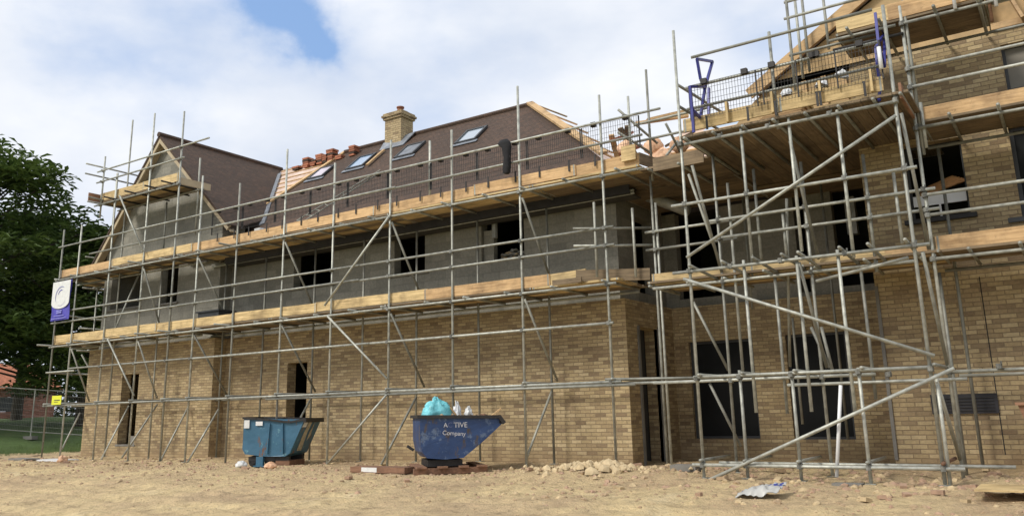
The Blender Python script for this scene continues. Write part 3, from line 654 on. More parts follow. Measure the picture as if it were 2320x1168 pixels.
# top-lift posts
for (xa, ya, xb, yb) in ((967, 317, 969, 464), (1421.6, 215, 1427, 377)):
    p = A(xa, ya, Y=YO); q2 = A(xb, yb, Y=YO); L1.V(q2.x, YO+.08, q2.z, p.z, 'guard_post')
for (xa, ya, xb, yb, y) in ((1346.7, 457.8, 1352.6, 613, YO-.02), (1433.4, 471.6, 1440.5, 613, -1.2)):
    p = A(xa, ya, Y=y); q2 = A(xb, yb, Y=y); L1.V(q2.x, y, q2.z-.12, p.z, 'guard_post')
xL, xR = -26.86, -7.1
def ledger(s, x0, x1, y, z, kind='ledger', sag=True, mat=None):
    n_ = max(1, round(abs(x1-x0)/6.2)); 
    for i in range(n_):
        a = x0+(x1-x0)*i/n_; b2 = x0+(x1-x0)*(i+1)/n_
        dz = .012*random.uniform(-1, 1) if sag else 0
        off = .03 if i % 2 else 0
        s.tube(kind, (a-.12, y-off, z+dz), (b2+.12, y-off, z+dz*.4), mat)
OY = YO-.05
ledger(L1, xL, xR, OY, 1.61); ledger(L1, -25.6, xR-.1, OY-.0, 2.69); ledger(L1, xL, -25.5, OY, 2.62)
ledger(L1, -16.5, xR+.3, OY+.0, 1.545, mat=M_tube_old)
ledger(L1, xL, xR-.0, OY, 3.42); ledger(L1, xL, -6.4, OY, 5.535)
ledger(L1, xL, xR, OY, 4.165, 'guard_rail'); ledger(L1, xL, xR, OY, 4.505, 'guard_rail')
ledger(L1, -25.0, -6.4, OY, 6.20, 'guard_rail'); ledger(L1, xL, -6.0, OY, 6.63, 'guard_rail')
for z in (1.62, 3.40, 5.50): ledger(L1, -27.0, -20.5, -.70, z, mat=M_tube_old); ledger(L1, -20.6, -7.2, -.25, z, mat=M_tube_old)
ledger(L1, -20.6, -7.2, -.25, 5.44, mat=M_tube)
# rail ends past the corner
for z in (4.165, 4.505): L1.tube('guard_rail', (-7.75, -1.7, z+.03), (-6.4, -.7, z+.03))
# transoms
def transoms(s, x0, x1, z, y0, y1, step=1.12, jit=.15, stub=.14):
    x = x0
    while x < x1:
        st_ = stub*random.choice((.2, .5, 1, 1, 2.6)); s.tube('transom', (x, y0-st_, z), (x+random.uniform(-.05, .05), y1, z), M_tube_old if random.random() < .6 else M_tube)
        x += step*random.uniform(.8, 1.15)
transoms(L1, -27.0, -20.6, 3.475, OY, -.45); transoms(L1, -20.5, -7.0, 3.475, OY, -.08)
transoms(L1, -27.0, -20.6, 5.59, OY, -.45); transoms(L1, -20.5, -6.6, 5.59, OY, .12)
for x in XO: L1.tube('transom', (x+.06, OY-.1, 1.66), (x+.06, -.2 if x > -20.4 else -.62, 1.66), M_tube_old)
# decks: five boards wide, random lengths
def deck(s, x0, x1, z, y0, y1, mats, n=5):
    w = (y1-y0)/n
    for i in range(n):
        y = y0+w*(i+.5); x = x0+random.uniform(-.05, .05)*1
        while x < x1-.3:
            ln = min(3.9, x1-x+random.uniform(-.03, .05)); s.board((x, y, z+random.uniform(-.002, .004)), (x+ln-.012, y, z+random.uniform(-.002, .004)), w-.008, mat=random.choice(mats)); x += ln
DM = [M_board, M_board_old, M_board_old]
deck(L1, -27.0, -20.6, 3.52, -1.42, -.45, DM); deck(L1, -20.6, -7.0, 3.52, -1.42, -.02, DM, 6)
deck(L1, -27.0, -20.6, 5.635, -1.42, -.45, DM); deck(L1, -20.6, -6.45, 5.635, -1.42, -.02, DM, 6)
# toe boards on edge
def toes(s, x0, x1, y, z, pink=.3, n_old=0.0):
    x = x0; i = 0
    while x < x1-.2:
        ln = min(random.uniform(2.4, 3.9), x1-x); m_ = M_board_pink if random.random() < pink else M_board
        s.board((x, y-.0-.022*(i % 2), z+random.uniform(-.02, .02)), (x+ln+.08, y-.022*(i % 2), z+random.uniform(-.02, .02)), .225, face=True, mat=m_, kind='toe_board'); x += ln; i += 1
toes(L1, -26.95, -7.75, -1.385, 3.66, .15); toes(L1, -26.9, -6.5, -1.385, 5.78, .75)
L1.board((-7.85, -1.47, 3.65), (-6.5, -1.02, 3.60), .225, face=True, mat=M_board_old, kind='toe_board')
L1.board((-8.35, -1.52, 3.56), (-7.7, -1.53, 3.56), .10, face=True, mat=M_board_old, kind='toe_board')
L1.board((-6.42, -1.40, 5.78), (-6.2, -.4, 5.76), .225, face=True, mat=M_board_old, kind='toe_board')
L1.board((-6.75, -1.46, 5.90), (-6.45, -1.46, 5.90), .30, face=True, mat=M_board, kind='toe_board')
# facade braces
FB = [((244, 767), (303.4, 895.5)), ((742, 715.5), (876.6, 857)), ((876.6, 893), (739.7, 1052)), ((884, 486), (735, 692)), ((271, 443), (324, 569))]
for a, b2 in FB: L1.tube('brace', A(*a, Y=YO-.11), A(*b2, Y=YO-.11), M_tube)
# ledger braces from the front row down to the wall row
for i_, x in enumerate(XO):
    yi = -.72 if x < -20.4 else -.27
    if i_ in (1, 3, 5, 7, 9, 11): L1.tube('brace', (x+.05, YO, 3.32), (x+.05, yi, 1.72), M_tube_old)
    if i_ in (3, 5, 7, 9, 11): L1.tube('brace', (x+.05, YO, 5.42), (x+.05, yi, 3.62), M_tube_old)
for a, b2 in (((425.5, 923), (362.5, 1045)), ((494.5, 927), (425.5, 1046)), ((356.6, 915), (276, 1037)), ((181, 935), (140, 1017)), ((292, 919), (229, 1041)), ((705, 900), (660, 985)), ((943, 899), (864, 1051)), ((1250, 887), (1192, 1040)), ((319, 612), (252, 765))):
    L1.tube('brace', A(*a, Y=-.5), A(*b2, Y=YO+.06), M_tube if random.random() < .5 else M_tube_old)
for x in XO:
    for z in (1.61, 3.42, 5.535): L1.coup((x, YO, z))
for x in XO[2:]:
    for z in (2.69, 4.165, 4.505): L1.coup((x, YO, z))

# gable platform
G = Scaf('gable_scaffold', (-23, YO, 7.8), 'small boarded tube platform high on the left gable with crossing guard rails')
zg = 7.86
for (xa, ya, xb, yb) in ((239, 354, 232, 452),): p = A(xa, ya, Y=YO); q2 = A(xb, yb, Y=YO); G.V(p.x, YO, 7.3, p.z)
for z, zz in ((8.84, 8.84), (8.48, 8.48)): G.tube('guard_rail', (-25.1, OY, z), (-19.5 if z > 8.6 else -20.6, OY, z))
for z in (9.0, 8.68): G.tube('guard_rail', (-25.0, -1.95, z), (-25.0, -.1, z))
G.tube('ledger', (-25.1, OY, 7.72), (-20.75, OY, 7.72)); G.tube('ledger', (-25.1, -.72, 7.72), (-20.7, -.72, 7.72))
G.tube('ledger', A(201, 446, Y=-1.9), A(300, 470, Y=-.3))
for x in (-24.9, -24.0, -22.9, -21.9, -21.1): G.tube('transom', (x, OY-.35, 7.78), (x, -.35, 7.78), M_dark if x > -24.5 else M_tube_old)
deck(G, -25.0, -20.95, 7.83, -1.42, -.40, DM, 4)
G.board((-25.0, -1.38, 8.0), (-22.6, -1.38, 7.99), .25, face=True, mat=M_board, kind='toe_board'); G.board((-22.7, -1.40, 7.99), (-20.95, -1.40, 7.97), .25, face=True, mat=M_board, kind='toe_board')
G.board((-25.05, -1.75, 7.98), (-25.05, -.5, 7.98), .25, face=True, mat=M_rust, kind='toe_board')
G.board((-20.92, -1.38, 7.86), (-20.90, -.35, 7.86), .2, face=True, mat=M_barge, kind='toe_board')
for (xa, ya, xb, yb, y) in ((453.9, 358, 448, 500, -.7), (378, 458, 372, 560, -.7), (266, 392, 250, 530, YO)): p = A(xa, ya, Y=y); q2 = A(xb, yb, Y=y); G.V(p.x, y, q2.z-.4, p.z)
for x in XO[3:5]+[-24.84]:
    for z in (8.84, 8.48, 7.72): G.coup((x, YO, z))

# left end return scaffold
E1 = Scaf('return_scaffold', (-28.4, 1.5, 0), 'tube scaffold returning round the far left end of the building')
XR_ = -27.65
ys = [.3, 1.2, 2.4, 3.7, 5.2]
for i, y in enumerate(ys):
    E1.V(XR_, y, .0, (5.6, 6.5, 6.6, 6.6, 6.5)[i]); E1.foot(XR_, y, -.02)
    if i: E1.V(XR_+.62, y, .0, 5.5, mat=M_tube_old); E1.foot(XR_+.75, y, -.02)
for z in (1.62, 2.65, 3.42, 4.17, 4.5, 5.53, 6.2, 6.6): E1.tube('ledger' if z in (1.62, 3.42, 5.53) else 'guard_rail', (XR_-.05, -.2, z), (XR_-.05, 5.6, z))
for z in (3.45, 5.57):
    for i in range(6): E1.tube('transom', (XR_-.1, .2+i*1.0, z), (XR_+.85, .2+i*1.0, z), M_tube_old)
    for i in range(3): E1.board((XR_+.12+i*.22, -.3, z+.05), (XR_+.12+i*.22, 2.3, z+.05), .215, mat=random.choice(DM)); E1.board((XR_+.12+i*.22, 2.31, z+.05), (XR_+.12+i*.22, 5.6, z+.05), .215, mat=random.choice(DM))
    E1.board((XR_+.02, -.2, z+.2), (XR_+.02, 2.4, z+.2), .225, face=True, kind='toe_board')
for a, b2 in (((0.0, 3.3), (1.1, 1.7)), ((1.1, 1.5), (2.2, .1)), ((3.6, 1.6), (2.2, 3.3))): E1.tube('brace', (XR_-.08, a[0], a[1]), (XR_-.08, b2[0], b2[1]))
for x_, z_ in ((-27.75, 2.64), (-27.75, 4.5)): E1.tube('guard_rail', (XR_-.05, .1, z_), (-26.95, -1.52, z_-.01))
for y in ys:
    for z in (1.62, 3.42, 5.53): E1.coup((XR_, y, z), pi/2)

# loading bay tower and recess scaffold
T_ = Scaf('loading_bay_scaffold', (-3.4, -2, 0), 'loading bay tower of tubes projecting in front of the recess with mesh guards on top')
YF = -2.5
def VP(s, a, b2, y, kind='standard', ground=False, mat=None):
    p = A(*a, Y=y); q2 = A(*b2, Y=y); x = round((p.x+q2.x)/2, 2); zb = q2.z
    if ground: zb = gz(x, y)+.02; s.foot(x, y, zb-.02)
    s.V(x, y, zb, p.z, kind, mat); return x
for a, b2, gr in (((1525, 70), (1595, 1085), 1), ((1676, 838), (1696, 1105), 1), ((1678.5, 289.6), (1706, 593), 0), ((1682, 590), (1714.5, 934), 0), ((1785.8, 266.8), (1817, 569), 0), ((1803.6, 579.5), (1838.6, 932), 0),
    ((1792.5, 840), (1818.5, 1112), 1), ((1894.8, 250), (1935.5, 583), 0), ((1896, 566), (1938.7, 936), 0), ((1944.8, 832), (1976.8, 1112.7), 1), ((2000, 13), (2147, 1127), 1)): VP(T_, a, b2, YF, ground=bool(gr), mat=M_tube)
T_.V(-1.66, YF+.02, gz(-1.66, YF)+.02, 1.5)
for a, b2, gr in (((1612, 350), (1670, 1028.5), 1), ((1646, 415), (1684, 840), 0), ((1755.7, 624), (1784.5, 936), 0), ((1814, 367), (1884.6, 1036.5), 1), ((1706, 384), (1726.6, 586), 0), ((1771, 476.7), (1783, 583), 0), ((1956, 350), (1986, 616), 0), ((2023, 387), (2045, 552), 0), ((1951, 614), (1986, 904), 0)): VP(T_, a, b2, YO, ground=bool(gr))
for a, b2 in (((1796, 720), (1817, 960)), ((1868, 384), (1908, 996)), ((1685, 420), (1700, 700)), ((1560, 460), (1575, 990))): VP(T_, a, b2, 1.7, mat=M_tube_old)
for dx in (0, .075): T_.V(XS14+dx, YS14, gz(XS14, YS14), A(1479, 380, Y=YS14).z if dx == 0 else 5.0)
p = A(1463, 158, Y=-1.0); T_.V(p.x, -1.0, 5.4, p.z, 'guard_post')
T_.V(A(1740, 70, Y=YF).x, YF+.05, 5.45, A(1740, 70, Y=YF).z, 'guard_post')
for (a, b2, y) in (((1550, 325), (2036, 231), YF), ((1521, 468), (2078, 375.7), YF), ((1524.5, 617), (2105.5, 552), YF), ((1568.5, 1051.7), (2186, 1062), YF), ((1572, 851), (2107, 834.5), YF), ((1630, 1047), (2302, 1055), YO), ((1480, 866), (1985, 849), YO), ((1784.5, 869.6), (2192.8, 862), YO), ((1480, 654.8), (2071, 591.5), YO)):
    p = A(*a, Y=y-.05); q2 = A(*b2, Y=y-.05); z = round((p.z+q2.z)/2, 2); T_.tube('ledger', (p.x, y-.05, z), (q2.x, y-.05, z), M_tube)
for (a, b2, y) in (((1607, 500.7), (2119, 427), YO), ((1634, 538), (2129.5, 473), YO)):
    p = A(*a, Y=y-.05); q2 = A(*b2, Y=y-.05); z = round((p.z+q2.z)/2, 2); T_.tube('guard_rail', (p.x, y-.05, z), (q2.x, y-.05, z))
for z in (4.43, 4.08): T_.tube('guard_rail', (-6.6, YS14-.06, z), (-4.8, YS14-.06, z))
T_.tube('ledger', (-7.4, -1.35, 1.58), (-4.9, -1.42, 1.56)); T_.tube('ledger', (-7.3, -1.5, 1.66), (-5.0, -1.0, 1.62), M_tube_old)
for a, b2, y in (((1556, 583), (2030, 262), YF), ((1549, 632), (2117, 805), YF), ((1563, 1106), (2162, 834), YF)): T_.tube('brace', A(*a, Y=y-.1), A(*b2, Y=y-.1), M_tube, .027)
T_.tube('brace', A(1850, 636, Y=-2.0), A(2058, 583, Y=-2.4), M_tube_old)
# ledger braces front to back
for (x, z0, z1) in ((-4.95, 5.1, 3.4), (-3.35, 3.25, 1.7), (-1.66, 5.3, 3.4), (-1.62, 3.2, 1.65), (-3.3, 5.2, 3.45)): T_.tube('brace', (x, YF, z0), (x, YO, z1), M_tube_old)
T_.tube('brace', A(1571, 683, Y=YO), A(1650, 838, Y=YO+.4), M_tube_old); T_.tube('brace', A(1608, 868, Y=YO), A(1678, 1010, Y=YO+.3), M_tube_old)
T_.tube('brace', A(1838, 740, Y=YO), A(1880, 832, Y=YO), M_tube_old); T_.tube('brace', A(1861, 740, Y=YO), A(1885, 836, Y=YO), M_tube_old)
T_.tube('brace', A(1560, 395, Y=YO), A(1630, 590, Y=YO), M_tube_old); T_.tube('brace', (-1.66, YF, 1.4), (-1.62, YO, .3), M_tube_old)
T_.tube('brace', A(1904.7, 872, Y=YF), A(1895, 1080, Y=YF), M_white)
T_.tube('brace', A(1782, 450, Y=YO), A(1790, 830, Y=YO+.9), M_tube_old)
# transoms: base, first lift, second lift, deck
for x in (-5.12, -4.42, -3.62, -2.66, -1.7): T_.tube('transom', (x, YF-.12, .31), (x, YO+.15, .31), M_rust if x > -2 else M_tube_old)
for x in (-5.1, -4.4, -3.6, -2.65, -1.7): T_.tube('transom', (x+.06, YF-.15, 1.62), (x+.06, YO+.9, 1.62), M_tube_old)
for x in (-5.05, -4.5, -4.0, -3.55, -3.3, -2.7, -2.3, -1.8): T_.tube('transom', (x, YF-.2, 3.38), (x, YO+.1, 3.30), M_tube_old)
for x in (-5.0, -4.5, -4.0, -3.5, -3.0, -2.5, -2.0, -1.62): T_.tube('transom', (x, YF-.15, 5.56), (x, .1, 5.56), M_tube_old)
transoms(T_, -6.3, -1.4, 3.29, YO-.05, -.1, .7)
for x in (-6.2, -5.6): T_.tube('transom', (x, -1.5, 5.50), (x, .5, 5.50), M_tube_old)
# decks
for i in range(16):
    x = -5.1+i*.224; T_.board((x+.11, YF-.06, 5.61), (x+.11, YF+(3.84 if i > 9 else 5.0), 5.61), .218, mat=M_board_old)
for i in range(6): y = -1.38+.235*i; T_.board((-6.35, y, 3.36), (-3.6, y, 3.36), .225, mat=random.choice(DM)); T_.board((-3.59, y, 3.36), (-1.5, y, 3.36), .225, mat=random.choice(DM))
T_.board((-7.15, .0, 5.60), (-6.46, .0, 5.60), .14, mat=M_board_old)
for i in range(15): y = -1.25+.235*i; T_.board((-6.44 if y < -.03 else -7.7, y, 5.56), (-5.04, y, 5.56), .225, mat=M_board_old)
for i in range(6): y = 1.47+.235*i; T_.board((-5.14, y, 5.56), (-2.8, y, 5.56), .225, mat=M_board_old)
for x0, x1 in ((-6.3, -4.4), (-4.45, -3.0), (-3.05, -2.2), (-2.3, -1.62)): T_.board((x0, -1.375, 3.42), (x1, -1.375, 3.41), .215, face=True, mat=M_board_pink if x0 > -2.5 else M_board, kind='toe_board')
T_.board((-6.15, -1.36, 5.60), (-5.15, -1.36, 5.60), .26, face=True, mat=M_board_old, kind='toe_board')
T_.board((-5.05, YF-.0, 5.82), (-3.4, YF, 5.82), .225, face=True, kind='toe_board'); T_.board((-3.42, YF-.02, 5.82), (-1.85, YF-.02, 5.81), .225, face=True, kind='toe_board')
T_.board((-1.62, YF-.1, 5.62), (-1.62, YO+.2, 5.62), .24, face=True, mat=M_rust, kind='toe_board')
for i in range(4): T_.board((-4.25+i*.75, YF-.06, 5.70), (-4.25+i*.75, YF-.06, 6.05), .09, face=False, mat=M_board, kind='toe_board_cleat')
# upper rails
for z in (6.47, 6.085): T_.tube('guard_rail', (-4.95, YF-.05, z), (-1.85, YF-.05, z))
for z in (6.6, 6.2): T_.tube('guard_rail', (-5.12, YF+.0, z), (-4.95, YO+1.2, z-.0), M_tube_old)
for z in (6.55, 6.2): T_.tube('guard_rail', (-6.6, -1.15, z), (-5.0, -1.15, z+.02), M_tube_old)
for a, b2 in (((1400, 248), (1490, 325)), ((1400, 300), (1478, 348)), ((1508, 280), (1545, 350)), ((1510, 352), (1535, 320))): T_.tube('brace', A(*a, Y=-1.2), A(*b2, Y=-.6), M_tube_old)
# mesh guards
def guard_mesh(w=1.25, h=.62):
    mb = MB(); t_ = .0055
    nx = 25; 
    for i in range(nx+1): x = -w/2+w*i/nx; mb.box((x-t_/2, -t_/2, 0), (x+t_/2, t_/2, h))
    for j in range(7): z = h*j/6; mb.box((-w/2, -t_/2-.004, z-t_/2), (w/2, -t_/2-.001, z+t_/2))
    mb.box((-w/2-.01, -.012, 0), (-w/2+.01, .012, h)); mb.box((w/2-.01, -.012, 0), (w/2+.01, .012, h))
    for s_ in (-1, 1):
        mb.box((s_*w*.28-.05, -.05, h-.03), (s_*w*.28+.05, .03, h+.06)); mb.box((s_*w*.28-.018, -.02, -.22), (s_*w*.28+.018, -.008, .02))
    return mb
GP = None
def guard(s, x, y, z, rz=0):
    global GP
    s.cnt('mesh_guard')
    if GP is None: GP = guard_mesh().build('mesh_guard', M_dark, s.e, origin=(0, 0, 0)); GP.location = Vector((x, y, z))-abspos(s.e); return
    inst(GP, 'mesh_guard', (x, y, z), s.e, (0, 0, rz))
x = -18.6
while x < -6.9: guard(L1, x, -1.43, 6.0); x += 1.29
for x in (-4.25, -3.1, -2.45): guard(T_, x, YF-.09, 5.86)
for x in (-5.12, -4.42, -3.62, -2.66, -1.71):
    for z in (.24, 1.57, 3.31, 5.5): T_.coup((x, YF, z))
for x in (-4.93, -3.43, -2.44, -1.62): 
    for z in (1.55, 3.24, 4.34, 4.01): T_.coup((x, YO, z))
for x, z in ((-5.12, 4.45), (-4.06, 4.45), (-3.29, 4.45), (-2.55, 4.45), (-1.71, 4.45), (-6.42, 4.43), (-6.42, 4.08)): T_.coup((x, YF if x > -6 else YS14, z))

# right wing scaffold
K = Scaf('wing_scaffold', (0, YO, 0), 'tube scaffold with three boarded lifts across the right hand brick wing')
K.V(-1.61, YO, gz(-1.61, YO), 7.45); K.V(-1.55, YO+.02, 4.9, 8.4, mat=M_tube_old)
K.V(-1.62, -.95, gz(-1.6, -.95), 3.1, mat=M_tube_old); K.V(-1.45, -.3, gz(-1.4, -.3), 5.3, mat=M_tube_old)
K.V(-1.5, YO, 5.0, 5.75, 'guard_post')
for x in (1.5, 3.6): K.V(x, YO, 0, 8.2); K.foot(x, YO, 0); K.V(x, -.3, 0, 7.2, mat=M_tube_old)
xk = 3.9
for z in (1.55, 3.24, 5.33, 7.12): K.tube('ledger', (-1.6, YO-.05, z), (xk, YO-.05, z), M_tube); K.tube('ledger', (-1.6, -.32, z-.03), (xk, -.32, z-.03), M_tube_old)
K.tube('ledger', (-1.7, YO-.05, 7.12), (-2.75, YO-.05, 7.13)); K.tube('ledger', (-2.7, YO-.05, 6.95), (-1.6, YO-.05, 6.95), M_dark)
for z in (4.245, 3.925, 6.33, 6.02): K.tube('guard_rail', (-1.65, YO-.05, z), (xk, YO-.05, z), M_tube)
for zz in (3.30, 5.385, 7.17):
    for x in ((-1.1, -.45, .8, 2.0, 3.2) if zz < 7 else (-2.4, -1.9, -1.1, -.5, .8, 2.0, 3.2)): K.tube('transom', (x, YO-.32, zz), (x, -.05, zz), M_tube_old)
for zz in (3.36, 5.44):
    for i in range(5): y = -1.34+.23*i; K.board((-1.55, y, zz), (1.4, y, zz), .222, mat=M_board_old); K.board((1.41, y, zz), (3.95, y, zz), .222, mat=M_board_old)
    K.board((-1.56, -1.40, zz+.12), (1.1, -1.40, zz+.13), .235, face=True, mat=M_board_pink, kind='toe_board'); K.board((1.05, -1.42, zz+.13), (3.9, -1.42, zz+.12), .235, face=True, mat=M_board_pink, kind='toe_board')
for i in range(5): y = -1.34+.23*i; K.board((-2.65, y, 7.225), (-.42, y, 7.225), .222, mat=M_board_old)
K.board((-2.62, -1.42, 7.40), (-1.75, -1.42, 7.40), .26, face=True, mat=M_board, kind='toe_board'); K.board((-1.8, -1.44, 7.39), (-.42, -1.44, 7.40), .28, face=True, mat=M_board_pink, kind='toe_board')
K.V(-.36, YO-.02, 6.8, 8.3, mat=M_rust); K.V(-.27, YO-.1, 7.0, 8.2, mat=M_white); K.V(-.82, YO-.1, 7.12, 8.0, mat=M_white)
K.tube('guard_rail', (-.4, YO, 7.45), (xk, YO, 7.55), M_tube_old); K.tube('guard_rail', (-.4, YO, 7.1), (xk, YO, 7.2), M_tube_old)
# rails against the sky above the loading bay
zz1 = A(1778, 22, Y=-1.3).z
K.V(A(1785, 40, Y=-1.3).x, -1.3, 6.3, A(1777, 0, Y=-1.3).z+.05); xq = A(1785, 40, Y=-1.3).x
for (pa, pb, y) in (((1776, 6), (1900, -25), -1.3), ((1776, 43), (1965, -3), -1.3), ((1788, 126), (1990, 82), -1.3)):
    p = A(*pa, Y=y); q2 = A(*pb, Y=y); K.tube('guard_rail', p, (q2.x, y, p.z), M_tube_old)
for (a, b2, y) in (((1803, 15), (1812, 122), -.3), ((1817, 0), (1832, 105), -.3), ((1865, 0), (1874, 55), -.3)):
    p = A(*a, Y=y); q2 = A(*b2, Y=y); K.V(p.x, y, q2.z-.5, p.z+.3, mat=M_tube_old)
for x in (-1.61, 1.5):
    for z in (1.55, 3.24, 5.33, 4.245, 3.925, 6.33, 6.02, 7.12): K.coup((x, YO, z))
K.coup((-.95, YO-.05, 1.6)); 

# loading bay gate: two blue triangular end frames joined by a long top tube
gt = empty('loading_bay_gate', (-3.3, YF-.1, 5.9), 'tipping loading bay gate with blue triangular end frames at the top of the tower', 'gate')
def gate_end(x, pts, segs):
    mb = MB(); P = [A(px, py, X=x) for px, py in pts]
    for i, j in segs: mb.beam(P[i], P[j], .042, .042)
    mb.build('end_frame', M_blue, gt)
gate_end(-4.74, [(1579, 134), (1614, 139), (1587, 180), (1598, 196), (1592, 232), (1563, 196), (1568, 248), (1606, 200), (1605, 262), (1572, 300), (1588, 268)], [(0, 1), (0, 2), (2, 3), (1, 3), (3, 4), (5, 6), (5, 3), (6, 9), (4, 10), (7, 8), (6, 10)])
gate_end(-1.93, [(1983, 30), (1990, 95), (2004, 78), (1984, 110), (1988, 152), (2004, 152), (1994, 190), (1992, 228), (1996, 55)], [(0, 1), (8, 2), (1, 2), (1, 3), (3, 4), (2, 5), (1, 5), (4, 6), (6, 7)])
mb = MB(); mb.tube((-4.78, YF-.12, 6.97), (-1.86, YF-.12, 6.98), .027, 8); mb.build('top_tube', M_tube_old, gt, True)
mb = MB(); mb.tube((-1.83, YF-.14, 6.0), (-1.83, YF-.14, 6.35), .03, 8); mb.build('white_sleeve', M_white, gt, True)

# ------------------------------------------------------------------ things hung on or lying about the scaffold
# banner between the first two standards
bx0, bx1 = A(128, 643, Y=OY-.06), A(172, 640, Y=OY-.06); zt2 = 5.46; zb2 = 4.22
bn = empty('site_banner', (-26.3, OY-.06, 4.8), 'white and purple site banner with a curved swoosh at the scaffold\'s far left', 'banner')
def sheet(mb, x0, x1, z0, z1, y, nx=10, nz=14, amp=.015):
    vs = []; 
    for j in range(nz+1):
        for i in range(nx+1):
            x = x0+(x1-x0)*i/nx; z = z0+(z1-z0)*j/nz; vs.append((x, y+amp*sin(i*1.3+j*.6)-amp, z))
    o = len(vs); vs += [(a, b2+.004, c2) for a, b2, c2 in vs]
    fs = [(j*(nx+1)+i, j*(nx+1)+i+1, (j+1)*(nx+1)+i+1, (j+1)*(nx+1)+i) for j in range(nz) for i in range(nx)]
    mb.add(vs, fs+[tuple(k_+o for k_ in f[::-1]) for f in fs])
bxa, bxb = -26.87, -25.82; by = OY-.08
mb = MB(); sheet(mb, bxa, bxb, zb2, zt2, by); mb.build('cloth', M_purple, bn)
mb = MB(); pts = []
nn = 20; cxm = (bxa+bxb)/2; hw = (bxb-bxa)/2-.012
pts = [(cxm+hw, by-.045, zt2-.01), (cxm-hw, by-.045, zt2-.01)]
for i in range(nn+1):
    a = pi+pi*i/nn; pts.append((cxm+hw*cos(a), by-.045, 4.78+.20*sin(a)))
mb.poly(pts, .004, (0, -1, 0)); mb.build('white_field', M_paper, bn)
def arc(cx_, cz_, r0, r1, a0, a1, w0, w1, mat, y, name='swoosh'):
    mb = MB(); n_ = 24; vs = []
    for i in range(n_+1):
        t2 = i/n_; a = a0+(a1-a0)*t2; w = (w0+(w1-w0)*t2)*sin(pi*min(1, max(.03, t2)))**.6
        for rr in (r0-w/2, r0+w/2): vs.append((cx_+rr*cos(a)*r1, y, cz_+rr*sin(a)))
    mb.add(vs, [(2*i, 2*i+2, 2*i+3, 2*i+1) for i in range(n_)]); mb.build(name, mat, bn)
arc(cxm+.03, 4.97, .30, 1.05, radians(60), radians(215), .05, .05, M_greyp, by-.052); arc(cxm+.05, 4.98, .19, 1.05, radians(75), radians(170), .035, .03, M_purple, by-.052)
arc(cxm+.03, 4.96, .29, 1.05, radians(240), radians(330), .012, .012, M_greyp, by-.052)
def text(body, size, loc, mat, name, parent, rot=(pi/2, 0, 0), align='CENTER', ext=.002, shear=0):
    cu = bpy.data.curves.new('lettering', 'FONT'); cu.body = body; cu.size = size; cu.align_x = align; cu.extrude = ext; cu.shear = shear
    tmp = bpy.data.objects.new('lettering_tmp', cu); COL.objects.link(tmp); bpy.context.view_layer.update()
    me = bpy.data.meshes.new_from_object(tmp.evaluated_get(bpy.context.evaluated_depsgraph_get())); bpy.data.objects.remove(tmp)
    me.materials.clear(); me.materials.append(mat); o = bpy.data.objects.new(name, me); COL.objects.link(o); o.parent = parent
    o.location = Vector(loc)-abspos(parent); o.rotation_euler = rot; ABS[o.name] = Vector(loc); return o
M_lav = simple('banner_lavender', (.30, .30, .70), .6, 0, .05, 4, 0)
text('TEL', .12, (cxm, by-.052, 4.42), M_lav, 'lettering', bn) if False else None
mb = MB()
for (x0, x1, z0) in ((-.16, -.02, 4.50), (.02, .15, 4.50), (-.16, .13, 4.44), (-.3, .3, 4.35), (-.42, .42, 4.27)): mb.box((cxm+x0, by-.05, z0), (cxm+x1, by-.042, z0+(.035 if z0 > 4.4 else .018)))
mb.build('lettering', M_lav, bn)
# yellow sign
ys_ = empty('safety_sign', (-26.1, OY-.05, 1.74), 'small yellow sign tied to the scaffold at the far left', 'sign')
mb = MB(); mb.box((-26.36, OY-.07, 1.63), (-25.83, OY-.055, 1.90)); mb.build('panel', M_yellow, ys_)
mb = MB(); mb.box((-26.22, OY-.075, 1.75), (-25.9, OY-.0705, 1.775)); mb.box((-26.22, OY-.075, 1.70), (-26.0, OY-.0705, 1.715)); mb.build('lettering', M_frame, ys_)
# black coat on the rail
mb = MB(); cxn, cz = -9.33, 6.72
vs = []; rings = [(6.69, .10, .06), (6.62, .15, .08), (6.52, .11, .07), (6.3, .085, .06), (6.1, .09, .07), (5.97, .08, .06), (5.94, .04, .04)]
nn = 14
for (z, a, b2) in rings:
    for i in range(nn): th = 2*pi*i/nn; f_ = 1+.16*sin(3*th+z*9); vs.append((cxn+a*f_*cos(th)+(-.05 if z > 6.55 else 0), OY-.09+b2*f_*sin(th), z))
fs = [(r_*nn+i, (r_+1)*nn+i, (r_+1)*nn+(i+1) % nn, r_*nn+(i+1) % nn) for r_ in range(len(rings)-1) for i in range(nn)]+[tuple(range(nn)), tuple(range((len(rings)-1)*nn, len(rings)*nn))[::-1]]
mb.add(vs, fs); tag(mb.build('hanging_coat', M_jack, None, True), 'black coat hung over the top guard rail in front of the tiled roof', 'coat')
